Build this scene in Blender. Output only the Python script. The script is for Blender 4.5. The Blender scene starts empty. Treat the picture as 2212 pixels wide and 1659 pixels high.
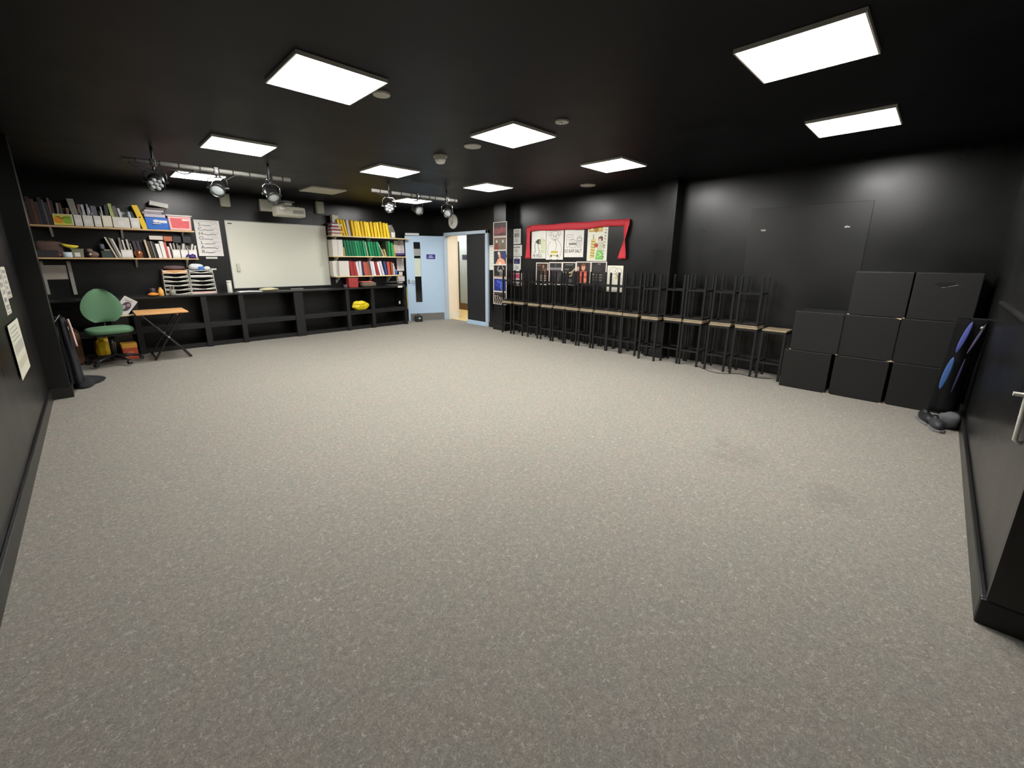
import bpy, math, random
from mathutils import Vector, Matrix, Euler
random.seed(7)
PI = math.pi
sc = bpy.context.scene
COL = sc.collection

# ------------------------------------------------------------------ camera
W, H = 2212, 1659
FPX, YAW, PITCH, ROLL = 899.4888, 0.7967165, 0.2421159, -0.00498785
PPX, PPY = -13.5092, -45.4816
CAMZ = 1.47
fwd = Vector((math.cos(YAW)*math.cos(PITCH), math.sin(YAW)*math.cos(PITCH), -math.sin(PITCH)))
rgt = Vector((math.sin(YAW), -math.cos(YAW), 0.0))
dwn = fwd.cross(rgt)
rgt2 = math.cos(ROLL)*rgt + math.sin(ROLL)*dwn
dwn2 = -math.sin(ROLL)*rgt + math.cos(ROLL)*dwn
cam = bpy.data.cameras.new('camera')
cam.sensor_fit = 'HORIZONTAL'; cam.sensor_width = 36.0
cam.lens = 36.0*FPX/W
cam.shift_x = -PPX/W; cam.shift_y = PPY/W
cam.clip_start = 0.02; cam.clip_end = 60
camo = bpy.data.objects.new('camera', cam); COL.objects.link(camo)
M = Matrix((rgt2, -dwn2, -fwd)).transposed().to_4x4()
M.translation = Vector((0, 0, CAMZ))
camo.matrix_world = M
sc.camera = camo

# ------------------------------------------------------------------ world, exposure
w = bpy.data.worlds.new('world'); sc.world = w; w.use_nodes = True
w.node_tree.nodes['Background'].inputs[0].default_value = (0.02, 0.022, 0.025, 1)
w.node_tree.nodes['Background'].inputs[1].default_value = 0.3
sc.view_settings.view_transform = 'Standard'
sc.view_settings.look = 'None'
sc.view_settings.gamma = 1.0
sc.view_settings.use_curve_mapping = False
sc.view_settings.exposure = 0.0
PANEL_STRENGTH = 52.0
CORRIDOR_STRENGTH = 18.0

def at(u, v, x=None, y=None, z=None):
    """measure a point of the photograph on one real plane of the room"""
    d = fwd + (u-W/2-PPX)/FPX*rgt2 + (v-H/2-PPY)/FPX*dwn2
    if x is not None: t = x/d.x
    elif y is not None: t = y/d.y
    else: t = (z-CAMZ)/d.z
    return Vector((0, 0, CAMZ)) + d*t

# ------------------------------------------------------------------ materials
def lin(c):
    if isinstance(c, str):
        c = [int(c[i:i+2], 16) for i in (0, 2, 4)]
    o = []
    for v in c[:3]:
        v = v/255.0
        o.append(v/12.92 if v <= 0.04045 else ((v+0.055)/1.055)**2.4)
    return (o[0], o[1], o[2], 1.0)

MATS = {}
def mat(name, c, rough=0.6, metal=0.0, var=0.12, scale=30.0, bump=0.0, spec=0.5, trans=0.0, alpha=1.0):
    if name in MATS: return MATS[name]
    m = bpy.data.materials.new(name); m.use_nodes = True
    nt = m.node_tree; b = nt.nodes['Principled BSDF']
    base = lin(c)
    tc = nt.nodes.new('ShaderNodeTexCoord'); nz = nt.nodes.new('ShaderNodeTexNoise')
    nz.inputs['Scale'].default_value = scale; nz.inputs['Detail'].default_value = 4
    nt.links.new(tc.outputs['Object'], nz.inputs['Vector'])
    mr = nt.nodes.new('ShaderNodeMapRange'); mr.inputs[3].default_value = 1-var; mr.inputs[4].default_value = 1+var
    nt.links.new(nz.outputs['Fac'], mr.inputs[0])
    vm = nt.nodes.new('ShaderNodeVectorMath'); vm.operation = 'SCALE'; vm.inputs[0].default_value = base[:3]
    nt.links.new(mr.outputs[0], vm.inputs['Scale'])
    nt.links.new(vm.outputs[0], b.inputs['Base Color'])
    b.inputs['Roughness'].default_value = rough; b.inputs['Metallic'].default_value = metal
    b.inputs['Specular IOR Level'].default_value = spec
    if trans: b.inputs['Transmission Weight'].default_value = trans
    if alpha < 1: b.inputs['Alpha'].default_value = alpha
    if bump:
        bp = nt.nodes.new('ShaderNodeBump'); bp.inputs['Strength'].default_value = bump; bp.inputs['Distance'].default_value = 0.004
        nt.links.new(nz.outputs['Fac'], bp.inputs['Height']); nt.links.new(bp.outputs[0], b.inputs['Normal'])
    MATS[name] = m
    return m

def emit(name, c, s):
    m = bpy.data.materials.new(name); m.use_nodes = True
    nt = m.node_tree; nt.nodes.remove(nt.nodes['Principled BSDF'])
    e = nt.nodes.new('ShaderNodeEmission'); e.inputs[0].default_value = (*c, 1); e.inputs[1].default_value = s
    nt.links.new(e.outputs[0], nt.nodes['Material Output'].inputs[0])
    return m

def print_mat(name='print_ink', rough=0.45):
    m = bpy.data.materials.new(name); m.use_nodes = True
    nt = m.node_tree; b = nt.nodes['Principled BSDF']
    a = nt.nodes.new('ShaderNodeVertexColor'); a.layer_name = 'Col'
    nt.links.new(a.outputs[0], b.inputs['Base Color'])
    b.inputs['Roughness'].default_value = rough
    return m
PRINT = print_mat()

def carpet_mat():
    m = bpy.data.materials.new('grey_carpet'); m.use_nodes = True
    nt = m.node_tree; N = nt.nodes.new; L = nt.links.new
    b = nt.nodes['Principled BSDF']; b.inputs['Roughness'].default_value = 0.95
    b.inputs['Specular IOR Level'].default_value = 0.15
    tc = N('ShaderNodeTexCoord')
    def noise(s, d=3, r=0.55, dist=0.0):
        n = N('ShaderNodeTexNoise'); n.inputs['Scale'].default_value = s; n.inputs['Detail'].default_value = d
        n.inputs['Roughness'].default_value = r; n.inputs['Distortion'].default_value = dist
        L(tc.outputs['Object'], n.inputs['Vector']); return n
    fine = noise(170, 3, 0.6, 0.6); mid = noise(48, 4, 0.65, 1.0); patch = noise(5.0, 3)
    st = noise(44, 2, 0.5, 0.7); stm = noise(38, 2)
    r1 = N('ShaderNodeValToRGB'); e = r1.color_ramp.elements
    e[0].position = 0.30; e[0].color = lin((120, 116, 108)); e[1].position = 0.62; e[1].color = lin((143, 138, 130))
    k = e.new(0.76); k.color = lin((169, 163, 153))
    L(fine.outputs['Fac'], r1.inputs[0])
    r2 = N('ShaderNodeValToRGB'); e = r2.color_ramp.elements
    e[0].position = 0.34; e[0].color = (0.80, 0.805, 0.81, 1); e[1].position = 0.66; e[1].color = (1.10, 1.10, 1.09, 1)
    L(mid.outputs['Fac'], r2.inputs[0])
    mx = N('ShaderNodeMix'); mx.data_type = 'RGBA'; mx.blend_type = 'MULTIPLY'; mx.inputs[0].default_value = 1
    L(r1.outputs[0], mx.inputs[6]); L(r2.outputs[0], mx.inputs[7])
    r3 = N('ShaderNodeValToRGB'); e = r3.color_ramp.elements
    e[0].position = 0.4; e[0].color = (0.98, 1.0, 0.985, 1); e[1].position = 0.6; e[1].color = (1.03, 1.0, 0.985, 1)
    L(patch.outputs['Fac'], r3.inputs[0])
    mx2 = N('ShaderNodeMix'); mx2.data_type = 'RGBA'; mx2.blend_type = 'MULTIPLY'; mx2.inputs[0].default_value = 1
    L(mx.outputs[2], mx2.inputs[6]); L(r3.outputs[0], mx2.inputs[7])
    # pale fibre strands: thin contour lines of one noise, kept only where another is high
    s1 = N('ShaderNodeMath'); s1.operation = 'SUBTRACT'; s1.inputs[1].default_value = 0.5; L(st.outputs['Fac'], s1.inputs[0])
    s2 = N('ShaderNodeMath'); s2.operation = 'ABSOLUTE'; L(s1.outputs[0], s2.inputs[0])
    s3 = N('ShaderNodeMapRange'); s3.inputs[1].default_value = 0.008; s3.inputs[2].default_value = 0.03; s3.inputs[3].default_value = 1.0; s3.inputs[4].default_value = 0.0
    L(s2.outputs[0], s3.inputs[0])
    s4 = N('ShaderNodeMapRange'); s4.inputs[1].default_value = 0.50; s4.inputs[2].default_value = 0.60; L(stm.outputs['Fac'], s4.inputs[0])
    s5 = N('ShaderNodeMath'); s5.operation = 'MULTIPLY'; L(s3.outputs[0], s5.inputs[0]); L(s4.outputs[0], s5.inputs[1])
    s6 = N('ShaderNodeMath'); s6.operation = 'MULTIPLY'; s6.inputs[1].default_value = 0.55; L(s5.outputs[0], s6.inputs[0])
    mx3 = N('ShaderNodeMix'); mx3.data_type = 'RGBA'; mx3.inputs[7].default_value = lin((186, 182, 170)); L(s6.outputs[0], mx3.inputs[0]); L(mx2.outputs[2], mx3.inputs[6])
    # two scuffed stains
    cur = mx3.outputs[2]
    for (u, v, sx, sy) in ((1590, 985, 0.34, 0.22), (1795, 1072, 0.24, 0.2), (1560, 955, 0.12, 0.08)):
        p = at(u, v, z=0)
        mp = N('ShaderNodeMapping'); mp.inputs['Location'].default_value = (-p.x/sx, -p.y/sy, 0)
        mp.inputs['Scale'].default_value = (1/sx, 1/sy, 1); L(tc.outputs['Object'], mp.inputs[0])
        ln = N('ShaderNodeVectorMath'); ln.operation = 'LENGTH'; L(mp.outputs[0], ln.inputs[0])
        ad = N('ShaderNodeMath'); ad.operation = 'MULTIPLY_ADD'; ad.inputs[1].default_value = 2.2
        sn = noise(9, 2); L(sn.outputs['Fac'], ad.inputs[0]); L(ln.outputs['Value'], ad.inputs[2])
        mr = N('ShaderNodeMapRange'); mr.inputs[1].default_value = 1.3; mr.inputs[2].default_value = 2.1
        mr.inputs[3].default_value = 0.88; mr.inputs[4].default_value = 1.0; L(ad.outputs[0], mr.inputs[0])
        vm = N('ShaderNodeVectorMath'); vm.operation = 'SCALE'; L(cur, vm.inputs[0]); L(mr.outputs[0], vm.inputs['Scale'])
        cur = vm.outputs[0]
    L(cur, b.inputs['Base Color'])
    bp = N('ShaderNodeBump'); bp.inputs['Strength'].default_value = 0.5; bp.inputs['Distance'].default_value = 0.006
    L(mid.outputs['Fac'], bp.inputs['Height']); L(bp.outputs[0], b.inputs['Normal'])
    return m

def black_paint(name, c=(41, 41, 41), rough=0.42, var=0.25, bump=0.25, spec=0.5):
    """brushed black emulsion: uneven sheen, slight roller texture"""
    m = bpy.data.materials.new(name); m.use_nodes = True
    nt = m.node_tree; N = nt.nodes.new; L = nt.links.new
    b = nt.nodes['Principled BSDF']; b.inputs['Specular IOR Level'].default_value = spec
    tc = N('ShaderNodeTexCoord')
    n1 = N('ShaderNodeTexNoise'); n1.inputs['Scale'].default_value = 1.7; n1.inputs['Detail'].default_value = 5; n1.inputs['Roughness'].default_value = 0.6
    n2 = N('ShaderNodeTexNoise'); n2.inputs['Scale'].default_value = 60; n2.inputs['Detail'].default_value = 3
    for n in (n1, n2): L(tc.outputs['Object'], n.inputs['Vector'])
    base = lin(c)
    mr = N('ShaderNodeMapRange'); mr.inputs[1].default_value = 0.3; mr.inputs[2].default_value = 0.7
    mr.inputs[3].default_value = 1-var; mr.inputs[4].default_value = 1+var; L(n1.outputs['Fac'], mr.inputs[0])
    vm = N('ShaderNodeVectorMath'); vm.operation = 'SCALE'; vm.inputs[0].default_value = base[:3]; L(mr.outputs[0], vm.inputs['Scale'])
    L(vm.outputs[0], b.inputs['Base Color'])
    mr2 = N('ShaderNodeMapRange'); mr2.inputs[3].default_value = rough-0.08; mr2.inputs[4].default_value = rough+0.1
    L(n1.outputs['Fac'], mr2.inputs[0]); L(mr2.outputs[0], b.inputs['Roughness'])
    if bump:
        bp = N('ShaderNodeBump'); bp.inputs['Strength'].default_value = bump; bp.inputs['Distance'].default_value = 0.003
        L(n2.outputs['Fac'], bp.inputs['Height']); L(bp.outputs[0], b.inputs['Normal'])
    return m

def wood_mat(name, c1, c2, scale=6.0, rough=0.5, axis='X'):
    m = bpy.data.materials.new(name); m.use_nodes = True
    nt = m.node_tree; N = nt.nodes.new; L = nt.links.new
    b = nt.nodes['Principled BSDF']; b.inputs['Roughness'].default_value = rough
    tc = N('ShaderNodeTexCoord'); mp = N('ShaderNodeMapping')
    mp.inputs['Scale'].default_value = {'X': (1, 9, 9), 'Y': (9, 1, 9), 'Z': (9, 9, 1)}[axis]
    L(tc.outputs['Object'], mp.inputs[0])
    n = N('ShaderNodeTexNoise'); n.inputs['Scale'].default_value = scale; n.inputs['Detail'].default_value = 6; n.inputs['Distortion'].default_value = 0.6
    L(mp.outputs[0], n.inputs['Vector'])
    r = N('ShaderNodeValToRGB'); e = r.color_ramp.elements
    e[0].position = 0.35; e[0].color = lin(c1); e[1].position = 0.65; e[1].color = lin(c2)
    L(n.outputs['Fac'], r.inputs[0]); L(r.outputs[0], b.inputs['Base Color'])
    return m

CARPET = carpet_mat()
WALLK = black_paint('black_wall_paint', (19, 19, 19), 0.29, 0.3, 0.0)
CEILK = black_paint('black_ceiling_paint', (20, 21, 25), 0.45, 0.35, 0.0, 0.12)
TRIMK = black_paint('black_gloss_trim', (30, 29, 28), 0.34, 0.2, 0.0)
BENCHK = black_paint('black_bench_paint', (26, 26, 26), 0.42, 0.2, 0.0, 0.4)
METALK = mat('black_metal', (24, 24, 25), 0.34, 0.0, 0.1, 20)
PLASTK = mat('black_plastic', (20, 20, 21), 0.5)
BOXK = black_paint('black_box_paint', (21, 21, 20), 0.55, 0.15, 0.0, 0.4)
CHIPW = mat('bare_chipped_wood', (205, 184, 150), 0.7)
STOOLW = wood_mat('stool_seat_wood', (122, 108, 86), (160, 144, 116), 8, 0.45, 'Y')
SHELFW = wood_mat('pine_shelf', (214, 190, 140), (232, 214, 168), 5, 0.5, 'X')
SHELFL = wood_mat('laminate_shelf', (196, 160, 112), (216, 184, 138), 5, 0.5, 'X')
DESKW = wood_mat('orange_desk_wood', (208, 150, 92), (226, 176, 116), 5, 0.4, 'X')
PALEW = wood_mat('pale_wood', (206, 190, 150), (222, 208, 172), 5, 0.5, 'X')
WHITEP = mat('white_plastic', (224, 222, 212), 0.45, var=0.05)
OFFW = mat('off_white_plastic', (198, 196, 180), 0.5, var=0.06)
CARDW = mat('white_card', (216, 212, 202), 0.7, var=0.06, scale=12)
PAPER = mat('white_paper', (226, 224, 220), 0.75, var=0.04, scale=12)
CREAM = mat('cream_wall', (232, 220, 200), 0.7, var=0.04, scale=4)
BOARD = mat('whiteboard_enamel', (222, 221, 206), 0.28, var=0.04, scale=2.2)
ALU = mat('aluminium', (186, 186, 180), 0.35, 0.6, 0.06)
STEEL = mat('brushed_steel', (150, 150, 146), 0.35, 0.8, 0.08)
CHROME = mat('chrome', (225, 225, 225), 0.15, 1.0, 0.02)
BLUED = mat('pale_blue_gloss', (176, 200, 222), 0.4, var=0.03, scale=5)
FRAMEB = mat('grey_blue_frame', (176, 190, 204), 0.4, var=0.04, scale=5)
GREENF = mat('green_fabric', (90, 126, 95), 0.92, var=0.16, scale=160, bump=0.4)
REDF = mat('red_ribbon', (196, 46, 58), 0.6, var=0.12, scale=9)
LENS = mat('lamp_lens', (150, 154, 154), 0.12, 0.0, 0.1, 40, 0.2)
GREYP = mat('grey_paint', (140, 138, 132), 0.5, var=0.1)
GLASS = mat('dark_glass', (26, 27, 27), 0.08, 0, 0.05)
YELLOWC = [mat('yellow_card_a', (238, 200, 22), 0.6, var=0.08, scale=14), mat('yellow_card_b', (226, 186, 14), 0.6, var=0.08, scale=14), mat('yellow_card_c', (246, 212, 40), 0.6, var=0.08, scale=14)]
GREENC = [mat('green_wallet_a', (20, 112, 76), 0.35, var=0.15, scale=14), mat('green_wallet_b', (40, 148, 92), 0.35, var=0.15, scale=14), mat('green_wallet_c', (28, 128, 84), 0.35, var=0.15, scale=14)]
REDC = [mat('red_wallet_a', (170, 58, 56), 0.5, var=0.12, scale=14), mat('red_wallet_b', (156, 44, 50), 0.5, var=0.12, scale=14), mat('red_wallet_c', (192, 84, 68), 0.5, var=0.12, scale=14)]
def simple(c, rough=0.6, **k): return mat('paint_%d_%d_%d_%d' % (*c, int(rough*100)), c, rough, **k)

# ------------------------------------------------------------------ mesh builder
class G:
    def __init__(s): s.v = []; s.f = []; s.c = []; s.cur = None
    def add(s, vs, fs):
        o = len(s.v); s.v += [tuple(p) for p in vs]
        for f in fs: s.f.append([i+o for i in f]); s.c.append(s.cur)
        return s
    def box(s, x0, x1, y0, y1, z0, z1):
        return s.add([(x0,y0,z0),(x1,y0,z0),(x1,y1,z0),(x0,y1,z0),(x0,y0,z1),(x1,y0,z1),(x1,y1,z1),(x0,y1,z1)],
                     [(3,2,1,0),(4,5,6,7),(0,1,5,4),(1,2,6,5),(2,3,7,6),(3,0,4,7)])
    def cbox(s, c, d, e=(0,0,0)):
        R = Euler(e).to_matrix(); c = Vector(c); a, b_, h = d[0]/2, d[1]/2, d[2]/2
        P = [(-a,-b_,-h),(a,-b_,-h),(a,b_,-h),(-a,b_,-h),(-a,-b_,h),(a,-b_,h),(a,b_,h),(-a,b_,h)]
        return s.add([c+R@Vector(p) for p in P], [(3,2,1,0),(4,5,6,7),(0,1,5,4),(1,2,6,5),(2,3,7,6),(3,0,4,7)])
    def slab(s, xb, xt, wd, y0, y1, z0, z1, wt=None):
        a = wd/2; b_ = (wt if wt is not None else wd)/2
        return s.add([(xb-a,y0,z0),(xb+a,y0,z0),(xb+a,y1,z0),(xb-a,y1,z0),(xt-b_,y0,z1),(xt+b_,y0,z1),(xt+b_,y1,z1),(xt-b_,y1,z1)],
                     [(3,2,1,0),(4,5,6,7),(0,1,5,4),(1,2,6,5),(2,3,7,6),(3,0,4,7)])
    def cyl(s, p0, p1, r0, r1=None, n=16, cap=True):
        r1 = r0 if r1 is None else r1; p0 = Vector(p0); p1 = Vector(p1); d = (p1-p0).normalized()
        a = d.orthogonal().normalized(); b_ = d.cross(a); vs = []
        for p, r in ((p0, r0), (p1, r1)):
            for i in range(n):
                t = 2*PI*i/n; vs.append(p+r*(math.cos(t)*a+math.sin(t)*b_))
        fs = [(i, (i+1)%n, n+(i+1)%n, n+i) for i in range(n)]
        if cap: fs += [tuple(range(n-1,-1,-1)), tuple(range(n,2*n))]
        return s.add(vs, fs)
    def tube(s, pts, r, n=8, closed=False):
        pts = [Vector(p) for p in pts]; m = len(pts); rings = []; prev = None
        for i, p in enumerate(pts):
            d = (pts[min(i+1,m-1)]-pts[max(i-1,0)]).normalized()
            if prev is None: a = d.orthogonal().normalized()
            else:
                a = prev-d*prev.dot(d); a = a.normalized() if a.length > 1e-6 else d.orthogonal().normalized()
            prev = a; b_ = d.cross(a); rr = r[i] if isinstance(r, (list, tuple)) else r
            rings.append([p+rr*(math.cos(2*PI*k/n)*a+math.sin(2*PI*k/n)*b_) for k in range(n)])
        vs = [q for R in rings for q in R]; fs = []
        for i in range(m-1):
            for k in range(n): fs.append((i*n+k, i*n+(k+1)%n, (i+1)*n+(k+1)%n, (i+1)*n+k))
        fs += [tuple(range(n-1,-1,-1)), tuple(range((m-1)*n, m*n))]
        return s.add(vs, fs)
    def lathe(s, prof, c=(0,0,0), axis=(0,0,1), n=20):
        ax = Vector(axis).normalized(); a = ax.orthogonal().normalized(); b_ = ax.cross(a); c = Vector(c); vs = []
        for (r, h) in prof:
            for k in range(n):
                t = 2*PI*k/n; vs.append(c+ax*h+r*(math.cos(t)*a+math.sin(t)*b_))
        fs = []; m = len(prof)
        for i in range(m-1):
            for k in range(n): fs.append((i*n+k, i*n+(k+1)%n, (i+1)*n+(k+1)%n, (i+1)*n+k))
        if prof[0][0] > 1e-5: fs.append(tuple(range(n-1,-1,-1)))
        if prof[-1][0] > 1e-5: fs.append(tuple(range((m-1)*n, m*n)))
        return s.add(vs, fs)
    def prism(s, poly, lo, hi, plane='XZ'):
        n = len(poly)
        def P(a, b_, t): return {'XZ': (a,t,b_), 'XY': (a,b_,t), 'YZ': (t,a,b_)}[plane]
        vs = [P(a,b_,lo) for a, b_ in poly]+[P(a,b_,hi) for a, b_ in poly]
        fs = [tuple(range(n)), tuple(range(2*n-1, n-1, -1))]+[(i, n+i, n+(i+1)%n, (i+1)%n) for i in range(n)]
        return s.add(vs, fs)
    def blob(s, c, d, n=14, m=9, e=1.0, noise=0.0, seed=0, rot=(0,0,0), jit=0.0):
        """(super)ellipsoid lump; noise crumples it"""
        rd = random.Random(seed); R = Euler(rot).to_matrix(); c = Vector(c); vs = []
        def pw(x): return math.copysign(abs(x)**e, x)
        ph = [rd.uniform(0, 6.28) for _ in range(6)]
        for i in range(m+1):
            la = -PI/2+PI*i/m
            for k in range(n):
                lo = 2*PI*k/n
                j = 1+(rd.uniform(-jit, jit) if 0 < i < m else 0)+noise*(math.sin(3*lo+ph[0]+2*la)+math.sin(5*lo+ph[1]-3*la)*0.7+math.sin(4*la+ph[2])*0.6)
                p = Vector((pw(math.cos(la))*pw(math.cos(lo))*d[0]/2*j, pw(math.cos(la))*pw(math.sin(lo))*d[1]/2*j, pw(math.sin(la))*d[2]/2*j))
                vs.append(c+R@p)
        fs = [(i*n+k, i*n+(k+1)%n, (i+1)*n+(k+1)%n, (i+1)*n+k) for i in range(m) for k in range(n)]
        return s.add(vs, fs)
    def grid(s, fn, nu, nv):
        vs = [fn(i/nu, j/nv) for j in range(nv+1) for i in range(nu+1)]
        fs = [(j*(nu+1)+i, j*(nu+1)+i+1, (j+1)*(nu+1)+i+1, (j+1)*(nu+1)+i) for j in range(nv) for i in range(nu)]
        return s.add(vs, fs)

def tag(o, label=None, cat=None, group=None, kind=None):
    if label: o['label'] = label
    if cat: o['category'] = cat
    if group: o['group'] = group
    if kind: o['kind'] = kind
    return o
def obj(name, g, m, parent=None, bevel=0.0, smooth=False, solid=0.0, sub=0):
    me = bpy.data.meshes.new(name); me.from_pydata([tuple(v) for v in g.v], [], g.f)
    if m: me.materials.append(m)
    if any(c is not None for c in g.c):
        at_ = me.color_attributes.new('Col', 'FLOAT_COLOR', 'CORNER')
        for p in me.polygons:
            cc = g.c[p.index] or (1,1,1,1)
            for li in p.loop_indices: at_.data[li].color = cc
    if smooth: me.shade_smooth()
    me.update()
    o = bpy.data.objects.new(name, me); COL.objects.link(o)
    if parent: o.parent = parent
    if sub:
        md = o.modifiers.new('sub', 'SUBSURF'); md.levels = sub; md.render_levels = sub
    if solid:
        md = o.modifiers.new('solid', 'SOLIDIFY'); md.thickness = solid; md.offset = 0
    if bevel:
        md = o.modifiers.new('bevel', 'BEVEL'); md.width = bevel; md.segments = 2; md.limit_method = 'ANGLE'
    return o
def thing(name, label, cat, loc=(0,0,0), rz=0.0, group=None):
    o = bpy.data.objects.new(name, None); COL.objects.link(o)
    o.location = loc; o.rotation_euler = (0, 0, rz); o.empty_display_size = 0.05
    return tag(o, label, cat, group)
def one(name, g, m, label, cat, group=None, **k):
    """a thing that is a single mesh"""
    return tag(obj(name, g, m, None, **k), label, cat, group)
def struct(name, g, m, parent=None, **k):
    o = obj(name, g, m, parent, **k)
    if parent is None: o['kind'] = 'structure'
    return o
def dup(root, loc, rz=None, label=None, group=None):
    r = root.copy(); COL.objects.link(r); r.location = loc
    if rz is not None: r.rotation_euler = (0, 0, rz)
    if label: r['label'] = label
    if group: r['group'] = group
    for ch in list(root.children):
        c = ch.copy(); COL.objects.link(c); c.parent = r
        for g2 in list(ch.children):
            d = g2.copy(); COL.objects.link(d); d.parent = c
    return r
def place(o, loc, rz=0.0):
    o.location = loc; o.rotation_euler = (0, 0, rz); return o
ordn = ['first', 'second', 'third', 'fourth', 'fifth', 'sixth', 'seventh', 'eighth', 'ninth', 'tenth', 'eleventh', 'twelfth', 'thirteenth', 'fourteenth', 'fifteenth', 'sixteenth']
ORD = ['nearest', 'second', 'third', 'fourth', 'fifth', 'sixth', 'seventh', 'eighth', 'ninth', 'tenth', 'eleventh', 'twelfth', 'thirteenth', 'fourteenth', 'fifteenth', 'sixteenth']

# ------------------------------------------------------------------ prints: sheets with flat ink layers (local X right, Z up, -Y out of the wall)
FONT = {}
def text_polys(s):
    if s in FONT: return FONT[s]
    cu = bpy.data.curves.new('t', 'FONT'); cu.body = s; cu.size = 1.0; cu.align_x = 'CENTER'; cu.align_y = 'CENTER'; cu.resolution_u = 3
    o = bpy.data.objects.new('t', cu); COL.objects.link(o)
    bpy.context.view_layer.update()
    me = o.evaluated_get(bpy.context.evaluated_depsgraph_get()).to_mesh()
    r = ([(v.co.x, v.co.y) for v in me.vertices], [tuple(p.vertices) for p in me.polygons])
    bpy.data.objects.remove(o); bpy.data.curves.remove(cu)
    FONT[s] = r
    return r
class Sheet(G):
    def __init__(s, w, h, c=(228, 226, 218), t=0.002):
        super().__init__(); s.w = w; s.h = h; s.lay = 0; s.t = t
        s.cur = lin(c); s.box(-w/2, w/2, -t, 0, -h/2, h/2)
    def _y(s): s.lay += 1; return -s.t-0.00035*s.lay
    def poly(s, pts, c):
        y = s._y(); s.cur = lin(c); n = len(pts)
        s.add([(a*s.w, y, b_*s.h) for a, b_ in pts], [tuple(range(n))])
    def rect(s, x0, x1, z0, z1, c): s.poly([(x0,z0),(x1,z0),(x1,z1),(x0,z1)], c)
    def ell(s, x, z, rx, rz, c, n=18): s.poly([(x+rx*math.cos(2*PI*k/n), z+rz*math.sin(2*PI*k/n)) for k in range(n)], c)
    def line(s, pts, c, t=0.006):
        y = s._y(); s.cur = lin(c); P = [Vector((a*s.w, b_*s.h)) for a, b_ in pts]
        for p, q in zip(P, P[1:]):
            d = (q-p)
            if d.length < 1e-6: continue
            d.normalize(); nn = Vector((-d.y, d.x))*t/2; p2 = p-d*t*0.3; q2 = q+d*t*0.3
            s.add([(v.x, y, v.y) for v in (p2-nn, q2-nn, q2+nn, p2+nn)], [(0,1,2,3)])
    def ring(s, x, z, rx, rz, c, t=0.006, a0=0, a1=2*PI, n=18):
        s.line([(x+rx*math.cos(a0+(a1-a0)*k/n), z+rz*math.sin(a0+(a1-a0)*k/n)) for k in range(n+1)], c, t)
    def text(s, st, x, z, size, c, wide=1.0, rot=0.0):
        vs, fs = text_polys(st); y = s._y(); s.cur = lin(c); cr, sr = math.cos(rot), math.sin(rot)
        s.add([(x*s.w+(a*wide*cr-b_*sr)*size, y, z*s.h+(a*wide*sr+b_*cr)*size) for a, b_ in vs], fs)
    def scribble(s, x0, x1, z, c, t=0.004, amp=0.012, n=9, seed=1):
        rd = random.Random(seed)
        s.line([(x0+(x1-x0)*k/n, z+rd.uniform(-amp, amp)) for k in range(n+1)], c, t)
    def lines(s, x0, x1, z0, z1, n, c, t=0.005, seed=3):
        rd = random.Random(seed)
        for k in range(n):
            z = z1+(z0-z1)*(k/(max(n-1,1))); s.line([(x0, z), (x0+(x1-x0)*rd.uniform(0.6, 1.0), z)], c, t)
def hang(name, sh, label, cat, loc, rz, group=None, m=None):
    return place(tag(obj(name, sh, m or PRINT), label, cat, group), loc, rz)
RA, RB, RC, RD = 0.0, -PI/2, PI/2, PI

# ================================================================== THE ROOM
CEIL = 2.605
XB = 6.37       # right wall behind the stools
XP = 6.14       # face of its piers
YA = 9.05       # back wall with the whiteboard
XC = -0.52      # left wall
YD = -0.37      # near right wall
g = G().box(-0.9, 6.45, -1.3, 9.2, -0.1, 0.0)
struct('floor', g, CARPET)
g = G().box(-0.9, 6.5, -1.3, 9.2, CEIL, CEIL+0.1)
ceiling = struct('ceiling', g, CEILK)
g = G().box(XC-0.2, 6.45, YA, YA+0.15, 0, CEIL)
struct('wall_back', g, WALLK)
# right wall: main length, then the thicker piece around the doorway
DY0, DY1 = 7.05, 8.56   # door opening along y
g = G()
mw = G().box(XB, XB+0.15, -0.6, DY0-0.05, 0, CEIL)
g.box(6.30, 6.45, 6.62, DY0-0.03, 0, CEIL)
g.box(6.30, 6.45, DY1+0.03, YA, 0, CEIL)
g.box(6.30, 6.45, DY0-0.03, DY1+0.03, 2.06, CEIL)
wr = struct('wall_right', mw, WALLK)
struct('wall_doorway', g, WALLK)
pier = G().box(XP, XB+0.01, 6.30, 6.65, 0, CEIL); struct('trim_3', pier, WALLK)
pier = G().box(XP, XB+0.01, 2.82, 3.10, 0, CEIL); struct('trim_4', pier, WALLK)
# black boarding over the lower wall panel between the second pier and the boxes
g = G().box(XC-0.15, XC, -1.3, YA, 0, CEIL)
wl = struct('wall_left', g, WALLK)
pier = G().box(XC-0.01, -0.362, 6.38, 6.58, 0, CEIL); struct('pier', pier, WALLK, wl)
g = G()
g.box(2.45, 6.45, YD-0.6, YD, 0, CEIL)
g.box(XC-0.15, 2.45, -1.25, -1.1, 0, CEIL)
wf = struct('wall_front', g, WALLK)
g = G().box(2.43, 2.47, YD-0.62, YD+0.006, 0.11, CEIL)
struct('jamb', g, TRIMK, wf)
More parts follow.
